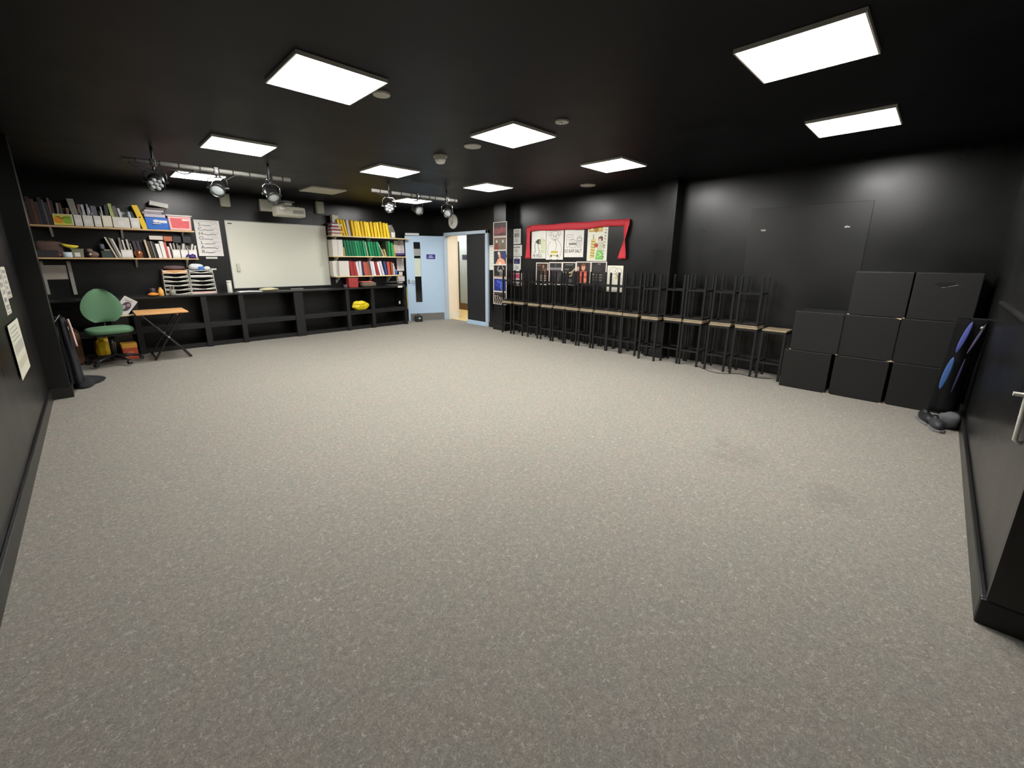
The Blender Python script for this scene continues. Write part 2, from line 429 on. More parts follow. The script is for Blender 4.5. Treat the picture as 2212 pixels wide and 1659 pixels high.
# skirtings
g = G().box(2.45, 6.35, YD, YD+0.022, 0, 0.115)
struct('baseboard_front', g, TRIMK, bevel=0.006)
g = G().box(2.425, 2.45, YD-0.6, YD+0.022, 0, 0.115)
struct('baseboard_jamb', g, PLASTK, bevel=0.006)
g = G()
g.box(XB-0.02, XB, 3.10, 6.30, 0, 0.115); g.box(XB-0.02, XB, -0.35, 2.82, 0, 0.115)
g.box(XP-0.02, XP, 6.28, 6.67, 0, 0.115); g.box(XP-0.02, XB, 6.28, 6.30, 0, 0.115)
g.box(XP-0.02, XP, 2.80, 3.12, 0, 0.115); g.box(6.28, 6.30, 6.67, 6.98, 0, 0.115)
struct('baseboard_right', g, TRIMK, bevel=0.004)
g = G(); g.box(XC, XC+0.02, -1.1, 6.38, 0, 0.115); g.box(XC, -0.345, 6.365, 6.38, 0, 0.115); g.box(-0.362, -0.345, 6.38, 6.58, 0, 0.115)
struct('baseboard_left', g, TRIMK, bevel=0.004)
# patched board fixed on the right wall behind the boxes, painted over
pa, pb, pc = at(1622, 470, x=XB), at(1866, 434, x=XB), at(1864, 560, x=XB)
g = G().box(XB-0.006, XB, pc.y, pa.y, 0.12, pb.z); struct('trim_1', g, black_paint('black_panel', (23, 23, 22), 0.33, 0.15, 0.0), bevel=0.002)
# ledge along the near right wall
g = G().box(3.0, 4.92, YD, YD+0.03, 1.165, 1.187); struct('trim_2', g, TRIMK, bevel=0.004)

# ceiling scars: patched plaster ridges
# ------------------------------------------------------------------ door and corridor
d1 = thing('door_1', None, None, (0, 0, 0)); d1['kind'] = 'structure'
g = G()
g.box(6.255, 6.46, DY0-0.075, DY0, 0, 2.10); g.box(6.255, 6.36, DY1, DY1+0.075, 0, 2.10); g.box(6.255, 6.46, DY0-0.075, DY1+0.075, 2.03, 2.10)
obj('frame', g, FRAMEB, d1, bevel=0.006)
g = G().box(6.255, 6.46, DY0, 7.73, 0.0, 0.09); obj('threshold', g, BLUED, d1, bevel=0.004)
g = G().box(6.29, 6.335, DY0+0.045, 7.74, 0.09, 2.035)
sl = obj('side_leaf', g, mat('black_leaf', (27, 27, 28), 0.6), d1, bevel=0.004)
g = G().box(6.282, 6.292, DY0, DY0+0.045, 0.09, 2.03); obj('edge_strip', g, FRAMEB, sl)
# open leaf: local X from hinge to free edge, front = -Y
hx, hy = 6.27, 8.585; fx, fy = 5.43, 8.93
leaf_len = 0.93; ang = math.atan2(fy-hy, fx-hx)
leaf = bpy.data.objects.new('leaf', None); COL.objects.link(leaf); leaf.parent = d1
leaf.location = (hx, hy, 0); leaf.rotation_euler = (0, 0, ang-PI)   # local +X from free edge to hinge
# local: x=-leaf_len free edge, x=0 hinge
g = G()
gl0, gl1, gz0, gz1 = -0.735, -0.58, 0.46, 1.875
for (a, b_, z0, z1) in ((-leaf_len, gl0, 0.006, 2.02), (gl1, 0, 0.006, 2.02), (gl0, gl1, 0.006, gz0), (gl0, gl1, gz1, 2.02)):
    g.box(a, b_, 0, 0.044, z0, z1)
obj('panel', g, BLUED, leaf)
g = G().box(gl0, gl1, 0.018, 0.026, gz0, gz1); vp = obj('vision_panel', g, GLASS, leaf)
g = G()
for (a, b_, z0, z1) in ((gl0-0.012, gl0, gz0-0.012, gz1+0.012), (gl1, gl1+0.012, gz0-0.012, gz1+0.012), (gl0, gl1, gz0-0.012, gz0), (gl0, gl1, gz1, gz1+0.012)):
    g.box(a, b_, -0.006, 0.05, z0, z1)
obj('bead', g, BLUED, leaf, bevel=0.002)
g = G().box(gl0+0.002, gl1-0.002, 0.014, 0.0185, 1.075, 1.50); obj('blind_card', g, mat('pale_green_card', (200, 208, 190), 0.7), leaf)
g = G().box(gl0+0.002, gl1-0.002, 0.013, 0.0178, 1.56, 1.72); obj('taped_paper', g, mat('grey_paper', (150, 150, 144), 0.7), leaf)
g = G().box(-0.885, -0.04, -0.002, 0.0, 0.012, 0.185); obj('kick_plate', g, STEEL, leaf, bevel=0.001)
g = G().cyl((-0.885, 0, 0.99), (-0.885, -0.012, 0.99), 0.026); g.cyl((-0.885, 0, 0.925), (-0.885, -0.012, 0.925), 0.026)
obj('rose', g, STEEL, leaf)
g = G().tube([(-0.885, -0.01, 0.99), (-0.885, -0.055, 0.99), (-0.86, -0.062, 0.99), (-0.775, -0.062, 0.985), (-0.765, -0.062, 0.97), (-0.765, -0.062, 0.945), (-0.785, -0.062, 0.93), (-0.82, -0.062, 0.93)], 0.009)
obj('lever_handle', g, CHROME, leaf, smooth=True)
sg = Sheet(0.228, 0.124, (196, 206, 226), 0.004)
sg.rect(-0.475, 0.475, -0.455, 0.455, (42, 46, 120))
for k in range(6): sg.rect(-0.17+0.057*k, -0.125+0.057*k, 0.06, 0.26, (178, 180, 226))   # two lines of small white lettering, too small to read
for k in range(9): sg.rect(-0.26+0.058*k, -0.21+0.058*k, -0.24, -0.02, (178, 182, 228))
s_ = obj('sign', sg, PRINT, leaf); s_.location = (-0.333, 0, 1.541)
g = G().box(-0.925, -0.60, -0.045, 0.03, 2.022, 2.075); obj('closer', g, mat('closer_grey', (196, 198, 196), 0.5), leaf, bevel=0.006)
for z in (0.25, 1.0, 1.8):
    g = G().cyl((0.004, -0.008, z-0.05), (0.004, -0.008, z+0.05), 0.008, n=10); obj('hinge', g, STEEL, leaf)

# corridor
g = G().box(6.45, 9.4, 5.5, 12.0, -0.1, 0.002); struct('floor_corridor', g, wood_mat('corridor_vinyl', (212, 186, 128), (222, 198, 142), 2, 0.35))
g = G().box(6.45, 9.4, 5.5, 12.0, 2.42, 2.5); struct('ceiling_corridor', g, CREAM)
g = G().box(6.45, 7.02, 9.0, 12.0, 0, 2.42); g.box(6.462, 6.64, 8.57, 9.0, 0, 2.42); g.box(6.362, 6.462, 8.57, 8.589, 0, 2.03); wc = struct('wall_corridor', g, CREAM)
g = G().box(6.45, 7.035, 8.982, 9.0, 0.0, 0.15); g.box(7.02, 7.035, 9.0, 12.0, 0, 0.15); g.box(6.42, 6.655, 8.555, 8.57, 0, 0.15); obj('skirting', g, WHITEP, wc, bevel=0.004)
GREYB = mat('grey_blue_wall', (150, 164, 172), 0.6, var=0.05, scale=3)
g = G().box(7.95, 8.1, 5.5, 12.0, 0, 2.42); w2 = struct('wall_corridor_far', g, GREYB)
g = G().box(7.93, 7.95, 5.5, 12.0, 0, 0.2); obj('skirting', g, mat('brown_skirting', (92, 70, 46), 0.5), w2)
p = at(988, 600, x=7.94); q = at(992.5, 600, x=7.94)
g = G().box(7.915, 7.95, q.y, q.y+0.55, 0.2, 2.0); obj('dark_slab', g, mat('corridor_dark_slab', (36, 42, 46), 0.5), w2)  # dark upright slab on the far wall, next to the cream wall end
a = at(998.5, 551, x=7.94); b_ = at(1008, 560, x=7.94)
sg = Sheet(abs(a.y-b_.y), 0.13, (30, 34, 66), 0.01); sg.ell(-0.2, 0.0, 0.08, 0.2, (70, 70, 84))
o = hang('wall_sign', sg, 'small dark blue sign on the grey blue corridor wall beyond the doorway', 'sign', (7.945, (a.y+b_.y)/2, 1.55), RB)
g = G().box(9.3, 9.4, 5.5, 12.0, 0, 2.42); g.box(6.45, 9.4, 11.9, 12.0, 0, 2.42); g.box(6.45, 9.4, 5.4, 5.5, 0, 2.42); struct('wall_corridor_end', g, CREAM)
cl = thing('ceiling_light', 'bright corridor ceiling panel just beyond the door lintel', 'ceiling light', (7.3, 7.6, 2.42), 0)
obj('diffuser', G().box(-0.28, 0.28, -0.55, 0.55, -0.02, -0.012), emit('corridor_glow', (1, 0.93, 0.82), CORRIDOR_STRENGTH), cl)
obj('frame', G().box(-0.3, 0.3, -0.57, 0.57, -0.012, 0.0), WHITEP, cl)
dup(cl, (7.48, 10.2, 2.42), 0, 'added unseen corridor panel past the cream wall end, brightening the far wall')  # extra lamp out of view, added to brighten the grey blue wall

# ------------------------------------------------------------------ ceiling lights
GLOW = emit('panel_glow', (1.0, 0.985, 0.955), PANEL_STRENGTH)
OFFP = mat('unlit_diffuser', (196, 192, 172), 0.5, var=0.03)
def ceiling_light(x, y, label, lit=True):
    t = thing('ceiling_light', label, 'ceiling light', (x, y, CEIL), 0, 'square ceiling light panels')
    a = 0.277; f = 0.009
    obj('diffuser', G().box(-a, a, -a, a, -0.016, -0.008), GLOW if lit else OFFP, t)
    g = G(); g.box(-a-f, -a, -a-f, a+f, -0.022, 0); g.box(a, a+f, -a-f, a+f, -0.022, 0); g.box(-a, a, -a-f, -a, -0.022, 0); g.box(-a, a, a, a+f, -0.022, 0)
    g.box(-a, a, -a, a, -0.006, 0)
    obj('frame', g, WHITEP, t)
    return t
PX = (1.305, 3.03, 4.76); PY = (0.735, 3.015, 5.29, 7.53)
LB = {(0, 1): 'lit square panel nearest the left wall and the camera', (1, 0): 'largest lit square panel at the top right of the picture', (2, 0): 'lit square panel near the right wall below the largest one',
      (1, 1): 'lit square panel at the centre of the ceiling', (2, 1): 'lit square panel near the right wall above the red ribbon', (0, 2): 'lit square panel in front of the left lighting bar',
      (1, 2): 'lit square panel between the two lighting bars and the camera', (2, 2): 'lit square panel above the notices beside the doorway', (0, 3): 'lit square panel behind the left lighting bar',
      (2, 3): 'lit square panel behind the right lighting bar', (1, 3): 'unlit square panel above the projector, the only dark one'}
for (i, j), lb in LB.items(): ceiling_light(PX[i], PY[j], lb, (i, j) != (1, 3))

# round things on the ceiling
def disc(u, v, r, label, m, name='ceiling_plate', cat='ceiling plate'):
    p = at(u, v, z=CEIL-0.01)
    t = thing(name, label, cat, (p.x, p.y, CEIL), 0, 'round fittings on the ceiling')
    obj('plate', G().lathe([(r*0.2, -0.016), (r*0.92, -0.014), (r, -0.006), (r, 0)], n=28), m, t, smooth=False)
    return t
DW = mat('disc_grey_white', (188, 186, 176), 0.5, var=0.06)
disc(824, 205, 0.062, 'round pale ceiling plate beside the panel nearest the left wall', DW)
disc(1021, 317, 0.09, 'round pale ceiling plate left of the central panel', DW)
t = disc(1214, 264, 0.06, 'small round ceiling sensor right of the central panel', DW, 'ceiling_sensor', 'sensor')
obj('sensor_eye', G().blob((-0.02, 0, -0.018), (0.03, 0.03, 0.02)), CHROME, t, smooth=True)
t = disc(1270, 401, 0.12, 'round pale ceiling plate near the right wall behind the panels', DW)
p = at(951, 336, z=CEIL)
t = thing('smoke_detector', 'white domed smoke detector hanging from the ceiling before the doorway', 'smoke detector', (p.x, p.y, CEIL), 0)
obj('base', G().lathe([(0.075, -0.022), (0.078, -0.01), (0.078, 0)], n=24), DW, t)
obj('dome', G().lathe([(0.03, -0.085), (0.045, -0.08), (0.06, -0.05), (0.062, -0.022)], n=24), WHITEP, t, smooth=True)

# ------------------------------------------------------------------ lighting bars and lamps
YBAR, ZBAR = 6.02, 2.45
def lighting_bar(x0, x1, label, hangers, seed):
    t = thing('lighting_bar', label, 'lighting bar', (x0, YBAR, ZBAR), 0, 'ceiling lighting bars')
    L = x1-x0
    obj('pipe', G().cyl((0, 0, 0), (L, 0, 0), 0.024, n=16), GREYP, t, smooth=True)
    for hxx in hangers:
        g = G().cyl((hxx, 0, 0.02), (hxx, 0, CEIL-ZBAR), 0.012, n=8); g.box(hxx-0.03, hxx+0.03, -0.03, 0.03, -0.03, 0.03)
        obj('hanger', g, METALK, t)
    rd = random.Random(seed)
    for k in range(9):
        xx = 0.12+(L-0.2)*k/8+rd.uniform(-0.03, 0.03)
        g = G().cyl((xx-0.006, 0, 0), (xx+0.006, 0.0, 0), 0.0275, n=14); obj('tape_band', g, PLASTK, t)
    return t
def cable(pts, label, r=0.007, name='cable', m=None):
    # smooth the polyline
    P = [Vector(p) for p in pts]; out = []
    for i in range(len(P)-1):
        a, b_, c, d = P[max(i-1,0)], P[i], P[i+1], P[min(i+2,len(P)-1)]
        for k in range(4):
            t = k/4.0
            out.append(0.5*((2*b_)+(-a+c)*t+(2*a-5*b_+4*c-d)*t*t+(-a+3*b_-3*c+d)*t*t*t))
    out.append(P[-1])
    return one(name, G().tube(out, r, 6), m or PLASTK, label, 'cable', smooth=True)
lighting_bar(0.417, 2.02, 'grey pipe lighting bar hung under the ceiling at the left, carrying three lamps', (0.25, 1.36), 3)
lighting_bar(3.13, 4.69, 'grey pipe lighting bar hung under the ceiling at the right, carrying three lamps', (0.28, 1.35), 5)
cable([(0.46, YBAR-0.03, 2.42), (0.55, YBAR-0.03, 2.38), (0.66, YBAR-0.02, 2.36), (0.78, YBAR-0.04, 2.40), (0.92, YBAR-0.03, 2.37), (1.05, YBAR-0.035, 2.42), (1.2, YBAR-0.03, 2.41), (1.3, YBAR-0.03, 2.36), (1.42, YBAR-0.03, 2.42), (1.6, YBAR-0.03, 2.41), (1.78, YBAR-0.03, 2.40)],
      'black cable looped along the left lighting bar')
cable([(3.18, YBAR-0.03, 2.42), (3.3, YBAR-0.03, 2.39), (3.42, YBAR-0.03, 2.35), (3.55, YBAR-0.03, 2.41), (3.7, YBAR-0.03, 2.42), (3.84, YBAR-0.03, 2.37), (3.95, YBAR-0.03, 2.41), (4.2, YBAR-0.03, 2.42), (4.4, YBAR-0.03, 2.42)],
      'black cable looped along the right lighting bar')
def lamp(xbar, zc, aim, label, led, chrome_yoke, r=0.074):
    t = thing('stage_lamp', label, 'stage lamp', (xbar, YBAR, ZBAR), 0, 'stage lamps on the lighting bars')
    zc = zc-ZBAR; d = Vector(aim).normalized(); c = Vector((0, 0, zc))
    g = G().box(-0.022, 0.022, -0.034, 0.034, -0.04, 0.034); g.cyl((0, 0, -0.04), (0, 0, -0.075), 0.012, n=10)
    obj('clamp', g, METALK, t, bevel=0.004)
    g = G().cyl((0.0, -0.034, -0.012), (0.0, -0.052, -0.012), 0.009, n=10); obj('knob', g, CHROME, t)
    s = d.cross(Vector((0, 0, 1))).normalized(); wy = r+0.02
    if s.x < 0: s = -s
    up = Vector((0, 0, 1))
    top = Vector((0, 0, -0.075))
    g = G().tube([c-s*wy, c-s*wy+up*((-0.075-zc)*0.75), top-s*wy*0.6, top+s*wy*0.6, c+s*wy+up*((-0.075-zc)*0.75), c+s*wy], 0.006, 8)
    obj('yoke', g, CHROME if chrome_yoke else METALK, t, smooth=True)
    back = c-d*0.10; front = c+d*0.085
    g = G().lathe([(0.02, -0.135), (0.045, -0.13), (r*0.8, -0.09), (r*0.95, -0.06), (r, 0.06), (r*1.06, 0.07), (r*1.06, 0.088), (r*0.96, 0.088), (r*0.94, 0.07)], c, d, 24)
    obj('can', g, METALK, t, smooth=True)
    for sg_ in (-1, 1):
        g = G().cyl(c+s*sg_*(r-0.005), c+s*sg_*(r+0.035), 0.014, n=10); obj('knob', g, METALK, t)
    g = G().lathe([(0.0, 0.079), (r*0.5, 0.077), (r*0.94, 0.071), (r*0.94, 0.066)], c, d, 24)
    ln = obj('lens', g, LENS if not led else mat('led_plate', (64, 66, 66), 0.4), t, smooth=True)
    if led:
        a = d.orthogonal().normalized(); b2 = d.cross(a)
        for k in range(7):
            o_ = Vector((0, 0, 0)) if k == 6 else (a*math.cos(k*PI/3)+b2*math.sin(k*PI/3))*r*0.6
            g = G().lathe([(0.024, 0.07), (0.023, 0.079), (0.015, 0.086), (0.0, 0.088)], c+o_, d, 12); obj('bulb_lens', g, LENS, ln, smooth=True)
    # two-way barn clip at the rim
    g = G().tube([back, back+up*0.06, top+Vector((0.03, 0.02, 0.02))], 0.005, 6); obj('flex', g, PLASTK, t, smooth=True)
    return t
lamp(0.66, 2.262, (-0.12, -0.85, -0.42), 'black stage lamp with seven small lenses on the left bar', True, False)
lamp(1.22, 2.262, (-0.30, -0.8, -0.45), 'black stage lamp with a glass lens at the middle of the left bar', False, False)
lamp(1.785, 2.25, (-0.02, -0.8, -0.62), 'black stage lamp with a bright chrome yoke on the right end of the left bar', False, True)
lamp(3.40, 2.25, (-0.42, -0.8, -0.34), 'black stage lamp with seven small lenses on the right bar', True, True, 0.072)
lamp(3.90, 2.246, (-0.2, -0.85, -0.3), 'black stage lamp with a plain lens at the middle of the right bar', False, False, 0.066)
lamp(4.485, 2.247, (-0.5, -0.8, -0.3), 'black stage lamp with a chrome yoke nearest the clock', False, True, 0.068)

# ------------------------------------------------------------------ back wall: whiteboard, speakers, projector
wb = thing('whiteboard', 'large white wiped whiteboard on the back wall above the black bench', 'whiteboard', (2.733, YA, 1.535), 0)
hw, hh = 0.89, 0.6
obj('board', G().box(-hw+0.012, hw-0.012, -0.018, 0, -hh+0.012, hh-0.012), BOARD, wb)
g = G(); g.box(-hw, hw, -0.024, 0, hh-0.014, hh); g.box(-hw, hw, -0.024, 0, -hh, -hh+0.014); g.box(-hw, -hw+0.014, -0.024, 0, -hh, hh); g.box(hw-0.014, hw, -0.024, 0, -hh, hh)
obj('frame', g, ALU, wb, bevel=0.003)
g = G().prism([(0.03-hw, hh-0.10), (0.12-hw, hh-0.10), (0.12-hw, hh-0.04), (0.03-hw, hh-0.04)], -0.022, -0.018); obj('maker_plate', g, WHITEP, wb)
g = G().box(0.045-hw, 0.11-hw, -0.0235, -0.022, hh-0.062, hh-0.045); obj('maker_mark', g, PLASTK, wb)
p = at(514.5, 578, y=YA-0.02)
e = thing('board_eraser', 'small white board eraser stuck on the lower left of the whiteboard', 'board eraser', (p.x, YA-0.0185, p.z), 0)
obj('body', G().box(-0.022, 0.022, -0.035, -0.012, -0.07, 0.07), OFFW, e, bevel=0.006); obj('felt', G().box(-0.021, 0.021, -0.012, 0, -0.069, 0.069), GREYP, e)
def wall_speaker(u, v, w_, h_, label, yf=8.94):
    p = at(u, v, y=yf)
    t = thing('wall_speaker', label, 'speaker', (p.x, yf, p.z), 0, 'flat wall speakers')
    obj('cabinet', G().box(-w_/2, w_/2, 0.012, YA-yf, -h_/2, h_/2), OFFW, t, bevel=0.012)
    obj('grille', G().box(-w_/2+0.01, w_/2-0.01, 0, 0.014, -h_/2+0.01, h_/2-0.01), mat('speaker_grille', (176, 176, 160), 0.7, bump=0.6, scale=220), t, bevel=0.004)
    g = G().box(-0.02, 0.02, YA-yf-0.02, YA-yf, h_/2, h_/2+0.03); obj('bracket', g, METALK, t)
wall_speaker(487, 431.5, 0.145, 0.215, 'pale flat wall speaker left of the projector')
wall_speaker(693, 448, 0.145, 0.235, 'pale flat wall speaker right of the projector')
pr = thing('projector', 'pale short throw projector on a wall arm above the whiteboard', 'projector', (2.72, 8.35, 2.29), 0)
a = at(558, 430, y=9.03); b_ = at(592, 458, y=9.03)
obj('wall_plate', G().box(a.x-2.72, b_.x-2.72+0.02, 0.62, 0.70, b_.z-2.29, a.z-2.29), OFFW, pr, bevel=0.008)
obj('arm', G().box(-0.06, 0.06, -0.02, 0.64, 0.10, 0.155), OFFW, pr, bevel=0.006)
body = G().prism([(-0.235, -0.15), (0.19, -0.15), (0.255, -0.09), (0.255, 0.15), (-0.235, 0.15)], -0.085, 0.075, 'XY')
bo = obj('body', body, OFFW, pr, bevel=0.022)
obj('lens_hood', G().lathe([(0.05, 0), (0.058, 0.03), (0.05, 0.05), (0.03, 0.05)], (-0.14, -0.13, 0.02), (0, -0.5, 0.8), 18), WHITEP, pr, smooth=True)
obj('vent', G().box(0.02, 0.2, -0.153, -0.149, -0.04, 0.02), GREYP, bo)
obj('handle', G().tube([(-0.2, 0.0, 0.08), (-0.17, -0.02, 0.15), (-0.04, -0.03, 0.175), (0.1, -0.02, 0.165)], 0.014, 8), GREYP, pr, smooth=True)
obj('strut', G().cyl((0.0, 0, 0.16), (0.12, 0.02, 0.09), 0.008), STEEL, pr)
obj('mount_screw', G().cyl((0.17, 0, 0.07), (0.17, 0, 0.10), 0.014), CHROME, pr)

# hand lettered poster by the whiteboard
a = at(424, 476, y=9.04); b_ = at(484, 553, y=9.04)
x0, x1 = 1.40, b_.x
sh = Sheet(x1-x0, 0.60, (226, 222, 218))
sh.line([(-0.45, 0.46), (0.4, 0.46)], (150, 148, 146), 0.006)
for i, ch in enumerate('SCHOLAR'):
    zz = 0.37-i*0.125
    sh.text(ch, -0.30, zz, 0.078, (70, 66, 68), 1.1)
    sh.scribble(-0.2, 0.15+0.25*((i*37) % 3)/3, zz-0.02, (110, 106, 108), 0.009, 0.012, 7, i)
    sh.scribble(0.1, 0.42, zz+0.03, (178, 174, 174), 0.005, 0.03, 9, i+20)
hang('poster', sh, 'white hand lettered poster left of the whiteboard with big letters down its side', 'poster', ((x0+x1)/2, YA-0.001, 1.815), RA)
for i, (u0, v0, u1, v1) in enumerate(((445, 555, 470, 559), (455, 580, 468, 583))):
    a = at(u0, v0, y=9.04); b_ = at(u1, v1, y=9.04)
    sh = Sheet(b_.x-a.x, max(a.z-b_.z, 0.015), (226, 224, 210)); sh.line([(-0.4, 0), (0.3, 0)], (120, 118, 110), 0.004)
    hang('label_strip', sh, ['white label strip on the back wall under the lettered poster', 'small white label strip on the back wall above the letter trays'][i], 'label', ((a.x+b_.x)/2, YA-0.001, (a.z+b_.z)/2), RA)

# ------------------------------------------------------------------ black bench along the back wall
YF = 8.57
bn = thing('workbench', 'long black built in bench along the back wall under the whiteboard', 'workbench', (2.3, YA, 0), 0)
def bx(x0, x1, y0, y1, z0, z1): return G().box(x0-2.3, x1-2.3, y0-YA, y1-YA, z0, z1)
obj('worktop', bx(XC+0.005, 5.17, YF-0.015, YA-0.002, 0.857, 0.885), black_paint('bench_top_paint', (28, 28, 29), 0.3, 0.2, 0.0), bn, bevel=0.004)
for (xc, wd) in ((0.40, 0.08), (1.285, 0.085), (1.83, 0.08), (2.79, 0.165), (3.76, 0.075), (4.32, 0.075), (5.13, 0.07)):
    obj('post', bx(xc-wd/2, xc+wd/2, YF, YF+0.07, 0, 0.857), BENCHK, bn, bevel=0.003)
    obj('divider', bx(xc-0.012, xc+0.012, YF+0.07, YA-0.01, 0.02, 0.857), BENCHK, bn)
obj('shelf', bx(XC+0.01, 5.12, YF+0.035, YA-0.01, 0.375, 0.40), BENCHK, bn)
obj('rail', bx(XC+0.01, 5.12, YF+0.012, YF+0.036, 0.325, 0.41), BENCHK, bn, bevel=0.003)
obj('plinth', bx(XC+0.01, 5.12, YF+0.05, YF+0.07, 0.0, 0.075), BENCHK, bn)

# ------------------------------------------------------------------ wall shelves
def wall_shelf(x0, x1, z, m, label, brackets, yf=8.80):
    t = thing('wall_shelf', label, 'shelf', ((x0+x1)/2, YA, z), 0, 'wall shelves on the back wall')
    c = (x0+x1)/2
    obj('board', G().box(x0-c, x1-c, yf-YA, -0.004, -0.022, 0), m, t, bevel=0.003)
    for xb in brackets:
        g = G().prism([(-0.21, -0.022), (-0.005, -0.022), (-0.005, -0.15), (-0.02, -0.15)], xb-c-0.012, xb-c+0.012, 'YZ'); obj('bracket', g, mat('bracket_white', (190, 188, 180), 0.45), t)
    return t
ZR = (1.945, 1.537, 1.125)
wall_shelf(3.62, 5.44, ZR[0], SHELFW, 'pine wall shelf holding yellow folders, topmost right of the whiteboard', (3.75, 4.5, 5.3))
wall_shelf(3.62, 5.36, ZR[1], SHELFW, 'pine wall shelf holding green wallets, middle one right of the whiteboard', (3.75, 4.5))
wall_shelf(3.64, 5.22, ZR[2], SHELFW, 'pine wall shelf holding red wallets, lowest right of the whiteboard', (3.75, 4.5, 4.95))
ZL = (1.915, 1.475)
wall_shelf(XC+0.004, 1.35, ZL[0], SHELFL, 'upper laminate wall shelf in the left corner over the green chair', (-0.3, 0.45, 1.2))
wall_shelf(XC+0.004, 1.35, ZL[1], SHELFL, 'lower laminate wall shelf in the left corner over the green chair', (0.55, 1.2))
# upright wall rails under the left shelf with a sheet between
for i, (ut, vt, ub, vb) in enumerate(((84, 561, 107, 636), (145, 561, 165, 636))):
    a = at(ut, vt, y=9.03); b_ = at(ub, vb, y=9.03); xm = (a.x+b_.x)/2
    g = G().box(xm-0.02, xm+0.02, YA-0.03, YA-0.002, b_.z, a.z-0.02)
    for k in range(8): g.box(xm-0.008, xm+0.008, YA-0.033, YA-0.03, b_.z+0.05+0.05*k, b_.z+0.07+0.05*k)
    one('shelf_rail', g, mat('rail_grey', (150, 148, 140), 0.5), ['grey slotted shelf rail under the lower shelf, left of the pinned sheet', 'grey slotted shelf rail under the lower shelf, right of the pinned sheet'][i], 'shelf rail', 'slotted shelf rails')
a = at(93, 573, y=9.03); b_ = at(151, 603, y=9.03)
sh = Sheet(b_.x-a.x, a.z-b_.z, (168, 160, 150)); sh.lines(-0.44, 0.44, -0.4, 0.4, 7, (130, 122, 114), 0.005)
hang('notice', sh, 'beige sheet pinned between two grey rails under the left shelf', 'notice', ((a.x+b_.x)/2-0.01, YA-0.004, (a.z+b_.z)/2), RA)

# ---- generic shelf goods
def folder(xb, xt, wd, z, h_, m, label, group, y0=8.815, d=0.22, name='folder', cat='folder', lip=True, wt=None):
    g = G().slab(xb-xb, xt-xb, wd, 0, d, 0, h_, wt)
    if lip: g.slab(wd*0.25, xt-xb+wd*0.28, wd*0.34, -0.004, d*0.7, 0.004, h_+0.012)
    o = one(name, g, m, label, cat, group, bevel=0.0025); o.location = (xb, y0, z); return o
def magazine_file(x, wd, z, m, label, group, y0=8.81, h_=0.30, low=0.11, d=0.23, front=None, books=()):
    t = thing('magazine_file', label, 'magazine file', (x, y0, z), 0, group)
    k = 0.004; a = wd/2
    prof = [(0, 0), (d, 0), (d, h_), (d*0.55, h_), (0, low)]
    g = G().prism(prof, -a, -a+k, 'YZ').prism(prof, a-k, a, 'YZ')
    g.box(-a, a, 0, k, 0, low); g.box(-a, a, d-k, d, 0, h_); g.box(-a, a, 0, d, 0, k)
    obj('case', g, m, t)
    if front: obj('front_label', G().box(-a*0.8, a*0.8, -0.0015, 0, low*0.2, low*0.8), front, t)
    return t
def closed_file(x, wd, z, label, group, h_=0.325, y0=8.81, d=0.24):
    """box file seen from its slanted side"""
    t = thing('magazine_file', label, 'magazine file', (x, y0, z), 0, group)
    a = wd/2
    obj('case', G().box(-a, a, 0.002, d, 0, h_-0.002), CARDW, t, bevel=0.003)
    obj('front_panel', G().box(-a+0.001, a-0.001, 0, 0.003, 0, h_), CARDW, t, bevel=0.001)
    return t
def xr(u): return at(u, 550, y=8.815).x
# --- top right shelf
z = ZR[0]+0.001
stack_c = [(120, 74, 92), (224, 220, 216), (132, 58, 84), (196, 190, 186), (152, 62, 84), (228, 226, 222), (168, 120, 110), (226, 220, 210)]
zz = z; rd = random.Random(4)
hs = [0.028, 0.034, 0.03, 0.034, 0.032, 0.034, 0.03, 0.03]
for i, c in enumerate(reversed(stack_c)):
    h_ = hs[i]; dx = rd.uniform(-0.015, 0.015); ww = rd.uniform(0.20, 0.24)
    g = G().box(-ww/2, ww/2, 0, 0.21, 0, h_-0.001)
    b = one('booklet_pack', g, simple(c, 0.6), 'flat pack of booklets in the stack on the top right shelf, %s from the bottom' % ('lowest' if i == 0 else ORD[i]), 'booklets', 'stacked booklet packs on the top right shelf', bevel=0.003)
    b.location = (3.76+dx, 8.815, zz); b.rotation_euler = (0, 0, rd.uniform(-0.06, 0.06)); zz += h_
p = at(722, 468, y=8.9)
t = thing('small_box', 'small pale box standing on the booklet stack beside the yellow folders', 'box', (p.x, 8.86, zz+0.001), 0.1)
obj('carton', G().box(-0.065, 0.065, 0, 0.08, 0, 0.145), OFFW, t, bevel=0.004); obj('lid', G().box(-0.068, 0.068, -0.003, 0.083, 0.145, 0.163), GREYP, t, bevel=0.003)
yl = 'yellow card folder filed upright on the top right shelf'
xs = [(739, 0.045), (745.5, 0.04), (751, 0.03)]
for i, (u, wd) in enumerate(xs): folder(xr(u)+0.03, xr(u)-0.03, wd, z, 0.318-0.004*i, YELLOWC[i % 3], 'yellow card folder left of the grey folder on the top right shelf, %s one' % ordn[i], 'yellow folders left of the grey one')
folder(xr(759), xr(755.5), 0.05, z, 0.315, simple((186, 178, 180), 0.5), 'grey plastic folder filed among the yellow folders on the top right shelf', None)
us = [(767.5, 0.05), (774, 0.06), (781, 0.055), (787.5, 0.05), (794, 0.05), (800.5, 0.06), (807.5, 0.055), (814.5, 0.06), (821.5, 0.05), (827.5, 0.055), (834, 0.055), (841, 0.06)]
